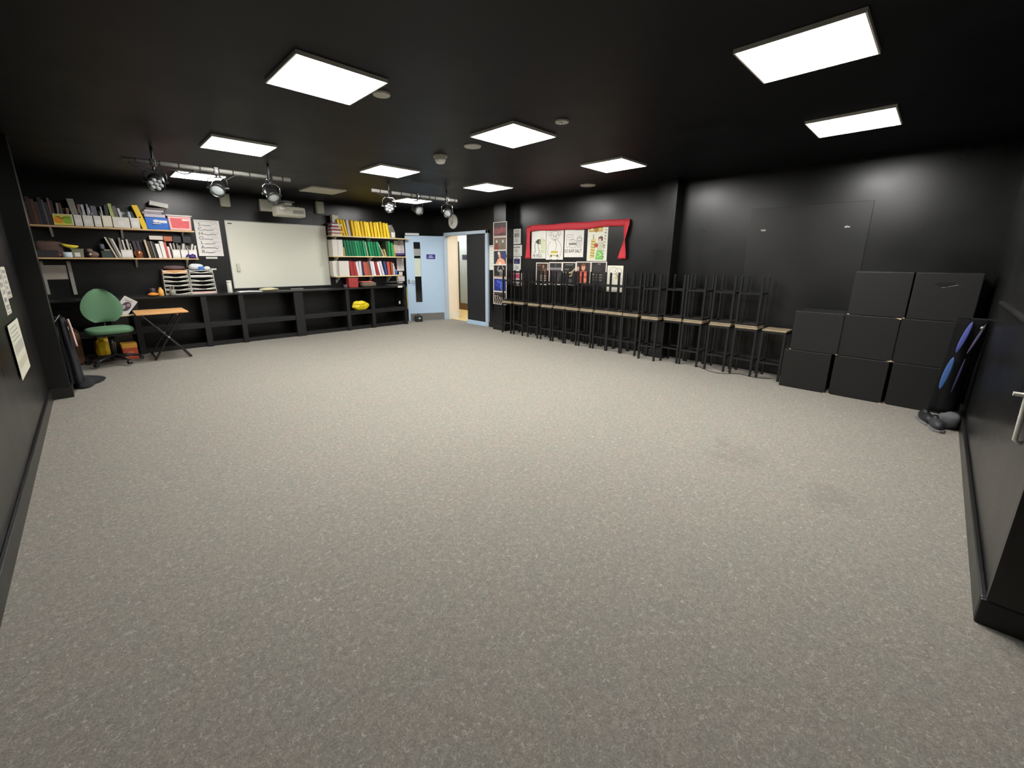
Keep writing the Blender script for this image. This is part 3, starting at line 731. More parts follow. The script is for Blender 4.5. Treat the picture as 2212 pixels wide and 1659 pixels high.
for i, (u, wd) in enumerate(us):
    x = xr(u); folder(x+0.012, x-0.022+0.01*math.sin(i*2.1), wd, z, 0.31-0.006*(i % 3)+(0.012 if i in (8, 9) else 0), YELLOWC[(i*2+1) % 3], 'yellow card folder on the top right shelf, %s right of the grey folder' % ordn[i], 'yellow folders right of the grey one')
magazine_file(xr(851.5), 0.10, z, CARDW, 'cream magazine file at the right end of the yellow folders', None, h_=0.29, low=0.12)
# --- middle right shelf
z = ZR[1]+0.001
for i, u in enumerate((725.3, 736.2)):
    closed_file(xr(u), 0.115, z, ['white card magazine file left of the green wallets, the outer one', 'white card magazine file left of the green wallets, the inner one'][i], 'white files beside the green wallets')
folder(xr(745.3), xr(743.8), 0.018, z, 0.17, simple((214, 190, 110), 0.6), 'short yellow card beside the white files on the middle right shelf', None)
gl = 'green plastic wallet filed upright on the middle right shelf'
us = [(747, 0.045), (753, 0.05), (759, 0.05), (764.5, 0.045), (770, 0.045), (775.5, 0.05), (781, 0.045), (787, 0.045)]
for i, (u, wd) in enumerate(us): folder(xr(u)+0.035, xr(u)-0.005, wd, z, 0.31+0.006*(i % 2), GREENC[i % 3 if i > 2 else 0], 'green plastic wallet left of the white divider on the middle right shelf, %s one' % ordn[i], 'green wallets left of the white divider')
folder(xr(795), xr(791), 0.014, z, 0.305, WHITEP, 'white plastic divider standing among the green wallets', None, lip=False)
us = [(799, 0.045), (804.5, 0.05), (810.5, 0.05), (816.5, 0.05)]
for i, (u, wd) in enumerate(us): folder(xr(u)+0.035, xr(u)-0.01, wd, z, 0.30+0.006*(i % 2), GREENC[(i+1) % 3], 'green plastic wallet between the two white dividers on the middle right shelf, %s one' % ordn[i], 'green wallets between the white dividers')
folder(xr(830), xr(818), 0.014, z, 0.295, WHITEP, 'leaning white divider right of the green wallets', None, lip=False)
folder(xr(834), xr(831), 0.02, z, 0.15, simple((206, 192, 120), 0.6), 'short yellow card right of the leaning white divider', None)
for i, u in enumerate((836.5, 841.5)): folder(xr(u)+0.01, xr(u), 0.045, z, 0.325, [mat('dark_olive_wallet', (52, 70, 44), 0.4), GREENC[1]][i], ['dark olive wallet near the right end of the middle right shelf', 'bright green wallet near the right end of the middle right shelf'][i], None)
folder(xr(849), xr(847.5), 0.05, z, 0.29, GREENC[1], 'green wallet with a worn edge, last on the middle right shelf', None)
folder(xr(853), xr(850.5), 0.05, z, 0.25, mat('mustard_wallet', (170, 140, 40), 0.5), 'mustard yellow wallet at the right end of the middle right shelf', None)
# --- bottom right shelf
z = ZR[2]+0.001
for i, u in enumerate((724.5, 735.5, 746.2)):
    closed_file(xr(u), 0.112, z, ['white card magazine file on the lowest right shelf beside the whiteboard', 'white card magazine file on the lowest right shelf between two others', 'white card magazine file on the lowest right shelf beside the red wallets'][i], 'white files beside the red wallets', 0.31, 8.86 if i == 0 else 8.81, 0.18 if i == 0 else 0.23)
items = [(758, 755, 0.05, REDC[0]), (762, 758, 0.06, REDC[1]), (767.5, 764, 0.05, REDC[0]), (773, 769, 0.05, PAPER), (777.5, 776, 0.05, mat('mauve_white', (206, 200, 212), 0.6)), (783, 781, 0.04, mat('navy_card', (40, 44, 70), 0.6)),
         (789, 784, 0.07, REDC[2]), (796, 790, 0.07, mat('rust_card', (156, 84, 60), 0.6)), (803.5, 800, 0.05, mat('mauve_white', (206, 200, 212), 0.6)), (808, 804, 0.04, PAPER), (814, 810, 0.06, REDC[1]), (820.5, 815, 0.05, PAPER), (826.5, 820, 0.05, mat('mauve_white', (206, 200, 212), 0.6)),
         (833, 829, 0.05, mat('navy_blue', (44, 70, 120), 0.5)), (839, 837, 0.06, REDC[2]), (846, 844.5, 0.05, mat('rust_card', (156, 84, 60), 0.6))]
nm = {0: 'red', 1: 'red', 2: 'red', 3: 'white', 4: 'pale mauve', 5: 'navy', 6: 'orange red', 7: 'rust brown', 8: 'pale mauve', 9: 'white', 10: 'dark red', 11: 'white', 12: 'pale mauve', 13: 'blue', 14: 'orange red', 15: 'rust brown'}
for i, (ub, ut, wd, m_) in enumerate(items):
    folder(xr(ub), xr(ut), wd, z, 0.30-0.006*(i % 4), m_, '%s folder on the lowest right shelf, %s to the right of the white files' % (nm[i], ordn[i]), 'folders on the lowest right shelf')
for i, (u, c, hh_) in enumerate(((852.5, (190, 190, 188), 0.26), (857.5, (40, 84, 160), 0.12))):
    t = thing('bottle', ['clear plastic bottle at the right end of the lowest right shelf', 'small blue bottle at the right end of the lowest right shelf'][i], 'bottle', (xr(u)-0.02, 8.87, z), 0)
    obj('body', G().lathe([(0.028, 0), (0.032, 0.01), (0.032, hh_*0.7), (0.014, hh_*0.85), (0.012, hh_*0.9)], n=16), simple(c, 0.25), t, smooth=True)
    obj('cap', G().cyl((0, 0, hh_*0.88), (0, 0, hh_), 0.016), WHITEP, t)

# notices on the back wall right of those shelves
defs = [((851, 520, 874, 551), 'white notice with a purple foot right of the green wallets', 0), ((857, 558, 873.5, 585), 'white typed notice right of the red wallets', 1), ((862, 587, 870, 594.5), 'small white notice under the typed notice', 2),
        ((857, 597, 874.5, 607), 'wide white card above the wire trays', 3), ((859, 608.5, 870, 611.5), 'narrow white strip under the wide white card', 4)]
for (u0, v0, u1, v1), lb, k in defs:
    a = at(u0, v0, y=9.04); b_ = at(u1, v1, y=9.04); hgt = max(a.z-b_.z, 0.02)
    sh = Sheet(b_.x-a.x, hgt, (222, 214, 212))
    if k == 0:
        for q in range(6): sh.rect(-0.4+0.42*(q % 2), -0.05+0.42*(q % 2), 0.18-0.25*(q//2), 0.38-0.25*(q//2), (196, 186, 188))
        sh.rect(-0.5, 0.5, -0.5, -0.36, (86, 74, 140))
    elif k == 1: sh.lines(-0.35, 0.35, -0.3, 0.3, 9, (140, 136, 138), 0.007)
    else: sh.lines(-0.3, 0.3, -0.2, 0.2, 2, (150, 146, 146), 0.006)
    hang('notice', sh, lb, 'notice', ((a.x+b_.x)/2, YA-0.001, (a.z+b_.z)/2), RA)
a = at(858.5, 622, y=8.565); sh = Sheet(0.11, 0.035, (222, 224, 214)); sh.line([(-0.3, 0), (0.3, 0)], (120, 130, 120), 0.006)
hang('label_strip', sh, 'white label stuck under the right end of the black worktop', 'label', (4.99, 8.553, 0.871-0.0), RA)
tp = Sheet(0.02, 0.5, (214, 204, 90)); hang('tape_strip', tp, 'yellow tape strip on the bench end beside the blue door', 'tape', (5.195, 8.62, 0.60), RA)
# wire letter trays and things on the bench, right side
ZT = 0.886
t = thing('wire_tray', 'black wire letter trays on the bench right of the red boxes', 'letter tray', (5.0, 8.80, ZT), 0)
for zt in (0.015, 0.085):
    g = G()
    g.tube([(-0.16, -0.12, zt), (0.16, -0.12, zt), (0.16, 0.12, zt), (-0.16, 0.12, zt), (-0.16, -0.12, zt)], 0.005, 6)
    for k in range(7): g.cyl((-0.15+0.05*k, -0.12, zt), (-0.15+0.05*k, 0.12, zt), 0.0025, n=5)
    obj('tray', g, STEEL, t)
for sx in (-0.15, 0.15): obj('riser', G().cyl((sx, 0.1, 0), (sx, 0.1, 0.16), 0.005, n=8), METALK, t)
rb = thing('red_box', 'lower red plastic box on the bench under the red wallets', 'box', (4.02, 8.8, ZT), 0, 'stacked red boxes')
obj('tub', G().slab(0, 0, 0.20, 0, 0.16, 0, 0.095, 0.22), mat('red_plastic', (176, 66, 62), 0.4), rb, bevel=0.008); obj('rim', G().box(-0.115, 0.115, -0.006, 0.166, 0.088, 0.097), mat('red_plastic_b', (192, 84, 78), 0.4), rb, bevel=0.003)
dup(rb, (4.02, 8.8, ZT+0.099), 0.05, 'upper red plastic box stacked on another under the red wallets')
g = G().blob((0, 0, 0.04), (0.34, 0.2, 0.1), e=0.5, noise=0.02, seed=5); o = one('folded_cloth', g, mat('brown_cloth', (112, 98, 84), 0.9), 'folded brown cloth on the bench right of the red boxes', 'cloth', smooth=True); o.location = (4.34, 8.8, ZT+0.01)
g = G().cbox((0, 0, 0.008), (0.26, 0.19, 0.015)); o = one('red_folder', g, mat('salmon_folder', (226, 110, 96), 0.5), 'salmon red folder lying on the folded brown cloth', 'folder', bevel=0.004); o.location = (4.30, 8.82, ZT+0.101)
g = G().lathe([(0.03, 0), (0.036, 0.01), (0.036, 0.06), (0.03, 0.065)], n=16); o = one('tape_roll', g, mat('dull_mauve', (90, 84, 92), 0.6), 'small dark roll on the bench left of the red boxes', 'roll', smooth=True); o.location = (3.82, 8.78, ZT)
# paper things at the whiteboard foot
g = G().grid(lambda a, b_: (a*0.36, b_*0.2, 0.010+0.004*math.sin(a*4)), 6, 3); o = one('paper_sheet', g, PAPER, 'white paper lying on the bench at the left foot of the whiteboard', 'paper', solid=0.012); o.location = (1.83, 8.60, ZT+0.001)
g = G().blob((0, 0, 0.028), (0.32, 0.16, 0.06), noise=0.09, seed=9); o = one('crumpled_wrapper', g, mat('pale_wrapper', (206, 200, 160), 0.6), 'crumpled pale yellow wrapper on the bench below the whiteboard', 'wrapper', smooth=True); o.location = (2.32, 8.68, ZT+0.008)
g = G().box(-0.12, 0.12, 0, 0.05, 0, 0.02); o = one('marker_tray', g, STEEL, 'small grey marker tray on the bench under the whiteboard', 'tray', bevel=0.004); o.location = (2.9, 8.92, ZT)
# ------------------------------------------------------------------ left part of the bench: letter trays, mugs
def tray_tower(x, label, tiers):
    t = thing('letter_tray', label, 'letter tray', (x, 8.76, ZT), 0, 'towers of white letter trays')
    w2_ = 0.165
    for k in range(6):
        zt = 0.01+k*0.068; off = 0.0+0.006*(5-k); ww = w2_+0.010*(1-k/5)
        # tray with a thin dipped front lip
        P = [(-ww, 0.030), (-ww*0.55, 0.020), (0, 0.002), (ww*0.55, 0.020), (ww, 0.030)]
        g = G()
        for q in range(4):
            (a0, z0), (a1, z1) = P[q], P[q+1]; b0, b1 = zt+z0-0.012, zt+z1-0.012
            g.add([(a0, -off, b0), (a1, -off, b1), (a1, -off, b1+0.012), (a0, -off, b0+0.012), (a0, 0.006-off, b0), (a1, 0.006-off, b1), (a1, 0.006-off, b1+0.012), (a0, 0.006-off, b0+0.012)],
                  [(0,1,2,3), (7,6,5,4), (3,2,6,7), (0,4,5,1)])
        g.box(-ww, ww, -off, 0.25, zt-0.006, zt-0.002)
        g.box(-ww, -ww+0.006, -off, 0.25, zt-0.006, zt+0.062); g.box(ww-0.006, ww, -off, 0.25, zt-0.006, zt+0.062)
        tr = obj('tray', g, WHITEP, t)
        if tiers.get(k): obj('papers', G().box(-ww+0.015, ww-0.015, 0.004, 0.23, zt-0.001, zt+tiers[k][1]), simple(tiers[k][0], 0.7), tr)
    obj('lid', G().box(-w2_, w2_, 0, 0.25, 0.385, 0.392), WHITEP, t)
    return t
tray_tower(0.995, 'left tower of white letter trays on the bench, orange folder in its top tier', {5: ((222, 150, 60), 0.045)})
tray_tower(1.345, 'right tower of white letter trays on the bench, pink paper in its lowest tier', {0: ((222, 176, 172), 0.03), 4: ((206, 200, 206), 0.03)})
m_ = thing('pen_pot', 'grey mug of pens on the bench before the left letter trays', 'pen pot', (0.905, 8.66, ZT), 0)
obj('mug', G().lathe([(0.036, 0), (0.04, 0.01), (0.042, 0.095), (0.038, 0.095), (0.036, 0.02)], n=18), mat('grey_mug', (132, 132, 118), 0.5), m_, smooth=True)
for k in range(6):
    a = k*1.05; g = G().tube([(0.012*math.cos(a), 0.012*math.sin(a), 0.02), (0.03*math.cos(a), 0.03*math.sin(a), 0.15)], 0.005, 6); obj('pen', g, simple([(120, 122, 110), (90, 90, 84), (150, 150, 140)][k % 3], 0.5), m_)
g = G().lathe([(0.036, 0), (0.04, 0.01), (0.034, 0.09), (0.018, 0.12), (0.016, 0.135)], n=16)
o = one('bottle', g, mat('orange_bottle', (226, 164, 84), 0.4), 'squat orange bottle on the bench left of the letter trays', 'bottle', smooth=True); o.location = (0.755, 8.66, ZT)
g = G().blob((0, 0, 0.026), (0.14, 0.08, 0.055), noise=0.05, seed=3); o = one('fabric_scrap', g, mat('orange_cloth', (222, 140, 50), 0.8), 'orange fabric scrap on the bench beside the squat orange bottle', 'cloth', smooth=True); o.location = (0.655, 8.66, ZT+0.004)
g = G().lathe([(0.045, 0), (0.05, 0.01), (0.05, 0.11), (0.04, 0.12)], n=16); o = one('tin', g, mat('dark_tin', (58, 48, 50), 0.4), 'dark tin on the bench behind the squat orange bottle', 'tin', smooth=True); o.location = (0.665, 8.80, ZT)
t = thing('cleaner_bottle', 'white cylindrical wipes tub on the bench left of the whiteboard', 'tub', (1.73, 8.80, ZT), 0)
obj('tub', G().lathe([(0.036, 0), (0.038, 0.006), (0.038, 0.17), (0.036, 0.18)], n=20), WHITEP, t, smooth=True); obj('lid', G().lathe([(0.039, 0.18), (0.039, 0.205), (0.03, 0.21)], n=20), PAPER, t, smooth=True)
# things lying on the letter trays
ztop = ZT+0.393
g = G().blob((0, 0, 0.035), (0.30, 0.18, 0.07), noise=0.07, seed=13); o = one('fabric_bundle', g, mat('dusky_cloth', (96, 78, 80), 0.9), 'dusky mauve fabric bundle on top of the left letter trays', 'fabric', smooth=True); o.location = (1.0, 8.88, ztop+0.006)
g = G().blob((0, 0, 0.05), (0.22, 0.16, 0.10), noise=0.06, seed=14); o = one('tissue_pack', g, mat('white_wrap', (214, 218, 222), 0.5), 'white plastic wrapped pack on top of the right letter trays', 'pack', smooth=True); o.location = (1.30, 8.89, ztop+0.006)
g = G().cbox((0, 0, 0.03), (0.06, 0.05, 0.06)); o = one('small_blue_box', g, mat('blue_plastic', (40, 110, 200), 0.4), 'small blue box on top of the right letter trays', 'box', bevel=0.006); o.location = (1.355, 8.80, ztop+0.001)
g = G().blob((0, 0, 0.03), (0.10, 0.09, 0.06), noise=0.05, seed=15); o = one('white_sponge', g, PAPER, 'small white sponge on top of the right letter trays', 'sponge', smooth=True); o.location = (1.445, 8.83, ztop+0.003)

# ------------------------------------------------------------------ left shelves
def xl(u): return at(u, 495, y=8.815).x
z = ZL[0]+0.001
dark = [((70, 44, 34), 36, 0.07), ((50, 40, 38), 48, 0.06), ((84, 54, 36), 58, 0.06), ((60, 54, 60), 68, 0.05), ((40, 38, 44), 77, 0.06), ((88, 82, 86), 86, 0.03), ((52, 44, 50), 93, 0.05), ((110, 84, 84), 101, 0.03), ((60, 40, 44), 108, 0.04)]
dx = XC+0.012
for i, (c, u, wd) in enumerate(dark):
    wd *= 0.62; xc_ = dx+wd/2; dx += wd+0.002
    b = folder(xc_, xc_-0.012, wd, z, 0.30+0.03*((i*5) % 3), simple(c, 0.6), 'dark worn book on the upper left shelf, %s from the left wall' % ORD[i], 'dark books at the left of the upper shelf', name='book', cat='book', lip=False)
files = [(119, 164, 'printed'), (164, 183, 'w'), (183, 206, 'w'), (206, 224, 'w'), (224, 246, 'lab'), (246, 284, 'w'), (284, 305, 'w')]
lbs = ['magazine file with an orange and green printed front on the upper left shelf', 'grey white magazine file just right of the printed one on the upper left shelf', 'white magazine file holding three white booklets on the upper left shelf', 'narrow white magazine file left of the labelled one on the upper left shelf', 'white magazine file with a big cream label on the upper left shelf', 'wide white magazine file holding a pale green book on the upper left shelf', 'white magazine file next to the yellow lever arch file']
PRF = None
inside = {0: [((90, 80, 84), 125, 0.02, 0.30), ((134, 126, 120), 133, 0.02, 0.30), ((80, 66, 60), 142, 0.03, 0.30), ((120, 92, 74), 153, 0.03, 0.24)], 1: [((134, 132, 124), 167, 0.07, 0.37), ((118, 98, 90), 179, 0.03, 0.30)],
          2: [((176, 180, 184), 190, 0.03, 0.30), ((150, 156, 164), 197, 0.02, 0.31), ((190, 190, 190), 203, 0.02, 0.27)], 3: [((104, 104, 116), 213, 0.06, 0.29)], 4: [((186, 184, 182), 229, 0.016, 0.29), ((60, 58, 62), 237, 0.04, 0.32)],
          5: [((168, 190, 112), 249, 0.04, 0.34), ((110, 100, 96), 260, 0.05, 0.31), ((196, 206, 212), 270, 0.03, 0.28)], 6: [((180, 198, 206), 288, 0.03, 0.24), ((74, 70, 72), 297, 0.05, 0.25)]}
PRINTF = mat('printed_file_front', (196, 190, 80), 0.5, var=0.5, scale=16)
for i, (u0, u1, k) in enumerate(files):
    x0, x1 = xl(u0), xl(u1)
    t = magazine_file((x0+x1)/2, x1-x0-0.004, z, CARDW, lbs[i], 'magazine files on the upper left shelf', low=0.155, h_=0.25, front=PRINTF if k == 'printed' else None)
    if k == 'printed':
        sh = Sheet(x1-x0-0.01, 0.14, (196, 190, 90), 0.001)
        sh.ell(-0.25, -0.05, 0.22, 0.4, (226, 150, 40)); sh.ell(0.22, 0.0, 0.26, 0.42, (140, 180, 60)); sh.rect(0.42, 0.5, -0.5, 0.5, (206, 208, 190)); sh.rect(-0.5, 0.4, -0.5, -0.36, (220, 210, 90)); sh.scribble(-0.3, 0.3, 0.2, (110, 120, 40), 0.012, 0.1, 7, 2)
        f = obj('printed_front', sh, PRINT, t); f.location = (0, -0.002, 0.077)
    elif k == 'lab': obj('cream_label', G().box(-0.052, 0.052, -0.007, -0.001, 0.012, 0.165), mat('cream_label', (226, 220, 200), 0.7), t, bevel=0.003)
    else: obj('front_label', G().box(-0.03, 0.03, -0.0015, -0.0003, 0.04, 0.10), PAPER, t)
    for q, (c, u, wd, hh_) in enumerate(inside[i]):
        xx = xl(u); lean = 0.03 if i in (5, 6) and q else (-0.01 if q % 2 else 0.01)
        b = folder(min(max(xx+lean*0.3, x0+wd/2+0.007), x1-wd/2-0.007), xx-lean, wd, z+0.006, hh_, simple(c, 0.6), '%s booklet in the %s magazine file on the upper left shelf' % (ordn[q], ordn[i]), 'booklets in the upper left files', y0=8.87, d=0.15, name='booklet', cat='booklet', lip=False)
folder(xl(314)+0.004, xl(299)+0.004, 0.07, z, 0.345, mat('yellow_binder', (232, 192, 20), 0.4), 'yellow lever arch file leaning beside the blue box on the upper left shelf', None, name='lever_arch_file', cat='file', lip=False)
g = G().cyl((xl(306.5)+0.004, 8.806, z+0.17), (xl(306.5)+0.004, 8.8145, z+0.17), 0.011, n=12); one('finger_ring', g, PLASTK, 'black finger ring of the yellow lever arch file', 'finger ring')
bb = thing('blue_box', 'blue plastic box file under a pile of papers on the upper left shelf', 'box', (xl(343), 8.81, z), 0)
bw = xl(368)-xl(319)
obj('case', G().slab(0, -0.01, bw, 0, 0.23, 0, 0.18), mat('blue_case', (24, 100, 192), 0.35), bb, bevel=0.008)
obj('label', G().box(0.02, 0.12, -0.003, 0, 0.10, 0.14), PAPER, bb); obj('handle', G().tube([(-0.06, 0, 0.085), (-0.06, -0.02, 0.085), (0.03, -0.02, 0.085), (0.03, 0, 0.085)], 0.007, 6), WHITEP, bb); obj('sticker', G().blob((-0.015, -0.002, 0.125), (0.08, 0.004, 0.045)), WHITEP, bb)
zz = z+0.182
for i, (c, wd, dx, h_, rz) in enumerate((((196, 190, 200), 0.26, 0.0, 0.05, 0.05), ((170, 160, 170), 0.24, -0.03, 0.03, -0.08), ((206, 200, 204), 0.24, 0.0, 0.03, 0.06), ((120, 110, 114), 0.24, 0.02, 0.035, -0.03))):
    g = G().box(-wd/2, wd/2, 0, 0.21, 0, h_-0.002); o = one('paper_pile', g, simple(c, 0.75), ['thick pale pile of papers lying directly on the blue box', 'grey mauve pile of papers, second on the blue box', 'pale pile of papers, third on the blue box', 'dark grey folder lying on the paper piles over the blue box'][i], 'papers', 'papers piled on the blue box', bevel=0.004)
    o.location = (xl(340)+dx, 8.815, zz); o.rotation_euler = (0, 0, rz); zz += h_
o = one('white_box', G().box(-0.115, 0.115, 0, 0.2, 0, 0.065), PAPER, 'white box lying tilted on top of the paper pile over the blue box', 'box', bevel=0.004)
o.location = (xl(352), 8.82, zz+0.022); o.rotation_euler = (0, 0.17, 0)
cr = thing('storage_tub', 'clear pink storage tub with a lid at the right end of the upper left shelf', 'tub', (xl(391), 8.805, z), 0)
cw = xl(418)-xl(368)
PK = mat('pink_tub', (226, 178, 172), 0.35, var=0.05)
obj('tub', G().slab(0, 0, cw*0.92, 0, 0.23, 0, 0.215, cw), PK, cr, bevel=0.01)
obj('contents', G().slab(0.0, 0.0, cw*0.74, -0.003, 0.0, 0.035, 0.185, cw*0.8), mat('red_contents', (214, 84, 88), 0.5, var=0.2, scale=14), cr)
obj('lid', G().box(-cw/2-0.015, cw/2+0.015, -0.012, 0.24, 0.215, 0.235), mat('clear_lid', (226, 214, 210), 0.35), cr, bevel=0.005); obj('label', G().box(0.03, 0.12, -0.006, -0.003, 0.15, 0.175), PAPER, cr)
# ---- lower left shelf
z = ZL[1]+0.001
def xm(u): return at(u, 558, y=8.82).x
g = G().blob((0, 0, 0.11), (0.30, 0.16, 0.22), noise=0.05, seed=21, e=0.6); o = one('cardboard_model', g, mat('brown_card_model', (92, 72, 64), 0.9, var=0.3, scale=18), 'lumpy brown cardboard model on the lower left shelf', 'model', smooth=True); o.location = (xm(115)-0.02, 8.955, z+0.005)
g = G().box(-0.13, 0.13, 0, 0.05, 0, 0.10); o = one('dark_box', g, mat('dark_card', (44, 42, 44), 0.7), 'dark open box before the cardboard model on the lower left shelf', 'box', bevel=0.005); o.location = (xm(106)-0.02, 8.815, z)
g = G().blob((0, 0, 0.035), (0.10, 0.09, 0.07), noise=0.07, seed=22); o = one('reddish_ornament', g, mat('reddish', (120, 66, 54), 0.6), 'small reddish ornament left of the pale cup on the lower left shelf', 'ornament', smooth=True); o.location = (xm(128), 8.86, z+0.003)
t = thing('cup', 'pale blue white cup on the lower left shelf below the yellow banana', 'cup', (xm(147), 8.85, z), 0)
obj('bowl', G().lathe([(0.045, 0), (0.052, 0.006), (0.055, 0.075), (0.051, 0.075), (0.046, 0.015)], n=20), mat('pale_cup', (198, 214, 220), 0.35), t, smooth=True); obj('handle', G().tube([(0.05, 0, 0.06), (0.078, 0, 0.055), (0.078, 0, 0.028), (0.05, 0, 0.02)], 0.006, 6), mat('pale_cup', (198, 214, 220), 0.35), t, smooth=True)
t = thing('plastic_container', 'clear grey container with a white label beside the pale cup', 'container', (xm(171), 8.84, z), 0)
obj('body', G().slab(0, 0, 0.11, 0, 0.12, 0, 0.115, 0.125), mat('grey_tub', (128, 126, 104), 0.4), t, bevel=0.008); obj('lid', G().box(-0.07, 0.07, -0.006, 0.126, 0.115, 0.125), mat('grey_lid', (140, 140, 118), 0.4), t, bevel=0.003); obj('label', G().box(-0.035, 0.02, -0.004, 0.0, 0.012, 0.07), PAPER, t, bevel=0.001)
bp = [(-0.095, 0, 0.045), (-0.06, 0, 0.025), (-0.01, 0, 0.012), (0.045, 0, 0.01), (0.075, 0, 0.018)]
g = G().tube(bp, [0.012, 0.022, 0.026, 0.02, 0.006], 10); o = one('toy_banana', g, mat('banana_yellow', (232, 208, 66), 0.5), 'yellow toy banana resting on the clear container', 'toy', smooth=True); o.location = (xm(164)-0.02, 8.88, z+0.143); 
t = thing('animal_ornament', 'brown lumpy animal ornament in the middle of the lower left shelf', 'ornament', (xm(204), 8.87, z), 0)
obj('body', G().blob((0, 0, 0.045), (0.13, 0.09, 0.09), noise=0.06, seed=24), mat('brown_clay', (116, 96, 86), 0.7), t, smooth=True); obj('head', G().blob((-0.035, -0.03, 0.10), (0.07, 0.06, 0.06), noise=0.05, seed=25), mat('brown_clay', (116, 96, 86), 0.7), t, smooth=True); obj('muzzle', G().blob((-0.035, -0.05, 0.05), (0.03, 0.02, 0.03)), OFFW, t, smooth=True)
t = thing('gift_box', 'dark green box with a grey pot on the lower left shelf', 'box', (xm(236)+0.0, 8.83, z), 0.05)
obj('carton', G().box(-0.075, 0.075, 0, 0.14, 0, 0.10), mat('dark_green_box', (44, 58, 56), 0.6), t, bevel=0.004); obj('lid', G().cbox((-0.005, 0.04, 0.112), (0.10, 0.09, 0.02), (0, 0, 0.3)), mat('olive_lid', (120, 118, 92), 0.6), t)
g = G().lathe([(0.026, 0), (0.03, 0.01), (0.028, 0.07), (0.02, 0.075)], n=14); o = one('grey_pot', g, mat('grey_pot', (92, 94, 104), 0.5), 'small grey pot standing on the dark green box', 'pot', smooth=True); o.location = (xm(226), 8.88, z+0.124)
for i, (ub, ut, c) in enumerate(((253, 236, (190, 182, 168)), (259, 245, (128, 122, 112)), (264, 250, (206, 200, 190)))):
    folder(xm(ub), xm(ut), 0.022, z, 0.30-0.01*i, simple(c, 0.6), ['pale book leaning left, outermost beside the dark green box', 'grey book leaning left between two pale ones', 'pale book leaning left against the white magazine file'][i], None, name='book', cat='book', lip=False)
t = magazine_file(xm(277), xm(290)-xm(264), z, CARDW, 'white magazine file on the lower left shelf left of the bronze vase', None, low=0.12, h_=0.22, front=PAPER)
for i, (u, c, hh_) in enumerate(((268, (122, 120, 114), 0.29), (275, (200, 194, 184), 0.26), (284, (190, 188, 182), 0.27))):
    folder(xm(u)+0.006, xm(u)-0.012, 0.022, z+0.006, hh_, simple(c, 0.6), 'book standing in the white file beside the bronze vase, %s' % ['grey one', 'pale one in the middle', 'pale one on the right'][i], None, y0=8.87, d=0.15, name='book', cat='book', lip=False)
g = G().lathe([(0.02, 0), (0.03, 0.005), (0.055, 0.05), (0.058, 0.075), (0.04, 0.115), (0.03, 0.12)], n=20); o = one('bronze_vase', g, mat('bronze', (170, 110, 76), 0.2, 0.7), 'shiny bronze vase on the lower left shelf', 'vase', smooth=True); o.location = (xm(302), 8.855, z)
bks = [(300, (52, 46, 54), 0.04, 0.27), (308.5, (58, 46, 60), 0.04, 0.27), (316.5, (36, 34, 40), 0.035, 0.27), (323.5, (196, 180, 150), 0.025, 0.29), (330, (44, 42, 40), 0.035, 0.27), (336, (126, 122, 104), 0.02, 0.27), (340.5, (50, 46, 46), 0.02, 0.26)]
for i, (u, c, wd, hh_) in enumerate(bks):
    folder(xm(u)+0.01, xm(u)-0.02, wd, z, hh_-0.012, simple(c, 0.5), '%s book behind the bronze vase on the lower left shelf, %s from the left' % (['dark', 'dark plum', 'black', 'tan', 'black', 'olive', 'dark thin'][i], ordn[i]), 'books behind the bronze vase', y0=8.93 if i < 3 else 8.84, d=0.11 if i < 3 else 0.19, name='book', cat='book', lip=False)
for i, u in enumerate((346.5, 356)):
    folder(xm(u)+0.012, xm(u)-0.012, 0.05, z, [0.22, 0.262][i], PAPER, ['short white binder on the lower left shelf', 'tall white binder on the lower left shelf'][i], 'white binders on the lower left shelf', name='binder', cat='binder', lip=False)
for i, (u, c, wd, hh_) in enumerate(((363.5, (182, 80, 64), 0.035, 0.25), (369, (226, 206, 206), 0.028, 0.18))):
    folder(xm(u), xm(u)-0.012, wd, z, hh_, simple(c, 0.5), ['red brown book right of the white binders', 'pale pink book right of the white binders'][i], None, name='book', cat='book', lip=False)
x0, x1, x2 = xm(374), xm(392), xm(428)
edges = [(374, 392), (392, 409), (409, 428)]
for i, (u0, u1) in enumerate(edges):
    magazine_file((xm(u0)+xm(u1))/2, xm(u1)-xm(u0)-0.003, z, CARDW, ['white magazine file, left of three at the right end of the lower left shelf', 'white magazine file between two others right of the white binders', 'white magazine file behind the purple scarf on the lower left shelf'][i], 'files at the right end of the lower left shelf', low=0.135, h_=0.21, front=PAPER)
for i, (ub, ut, c, hh_) in enumerate(((378, 374, (200, 194, 188), 0.23), (384, 381, (150, 144, 140), 0.23), (388, 389, (120, 114, 112), 0.23), (396, 402, (206, 200, 192), 0.23), (404, 404, (160, 154, 150), 0.23), (413, 422, (216, 212, 206), 0.225), (421, 428, (222, 218, 214), 0.20))):
    folder(xm(ub), xm(ut), 0.022, z+0.006, hh_, simple(c, 0.65), '%s booklet from the left in the files ending the lower left shelf' % ordn[i], 'booklets in the right end files', y0=8.87, d=0.15, name='booklet', cat='booklet', lip=False)
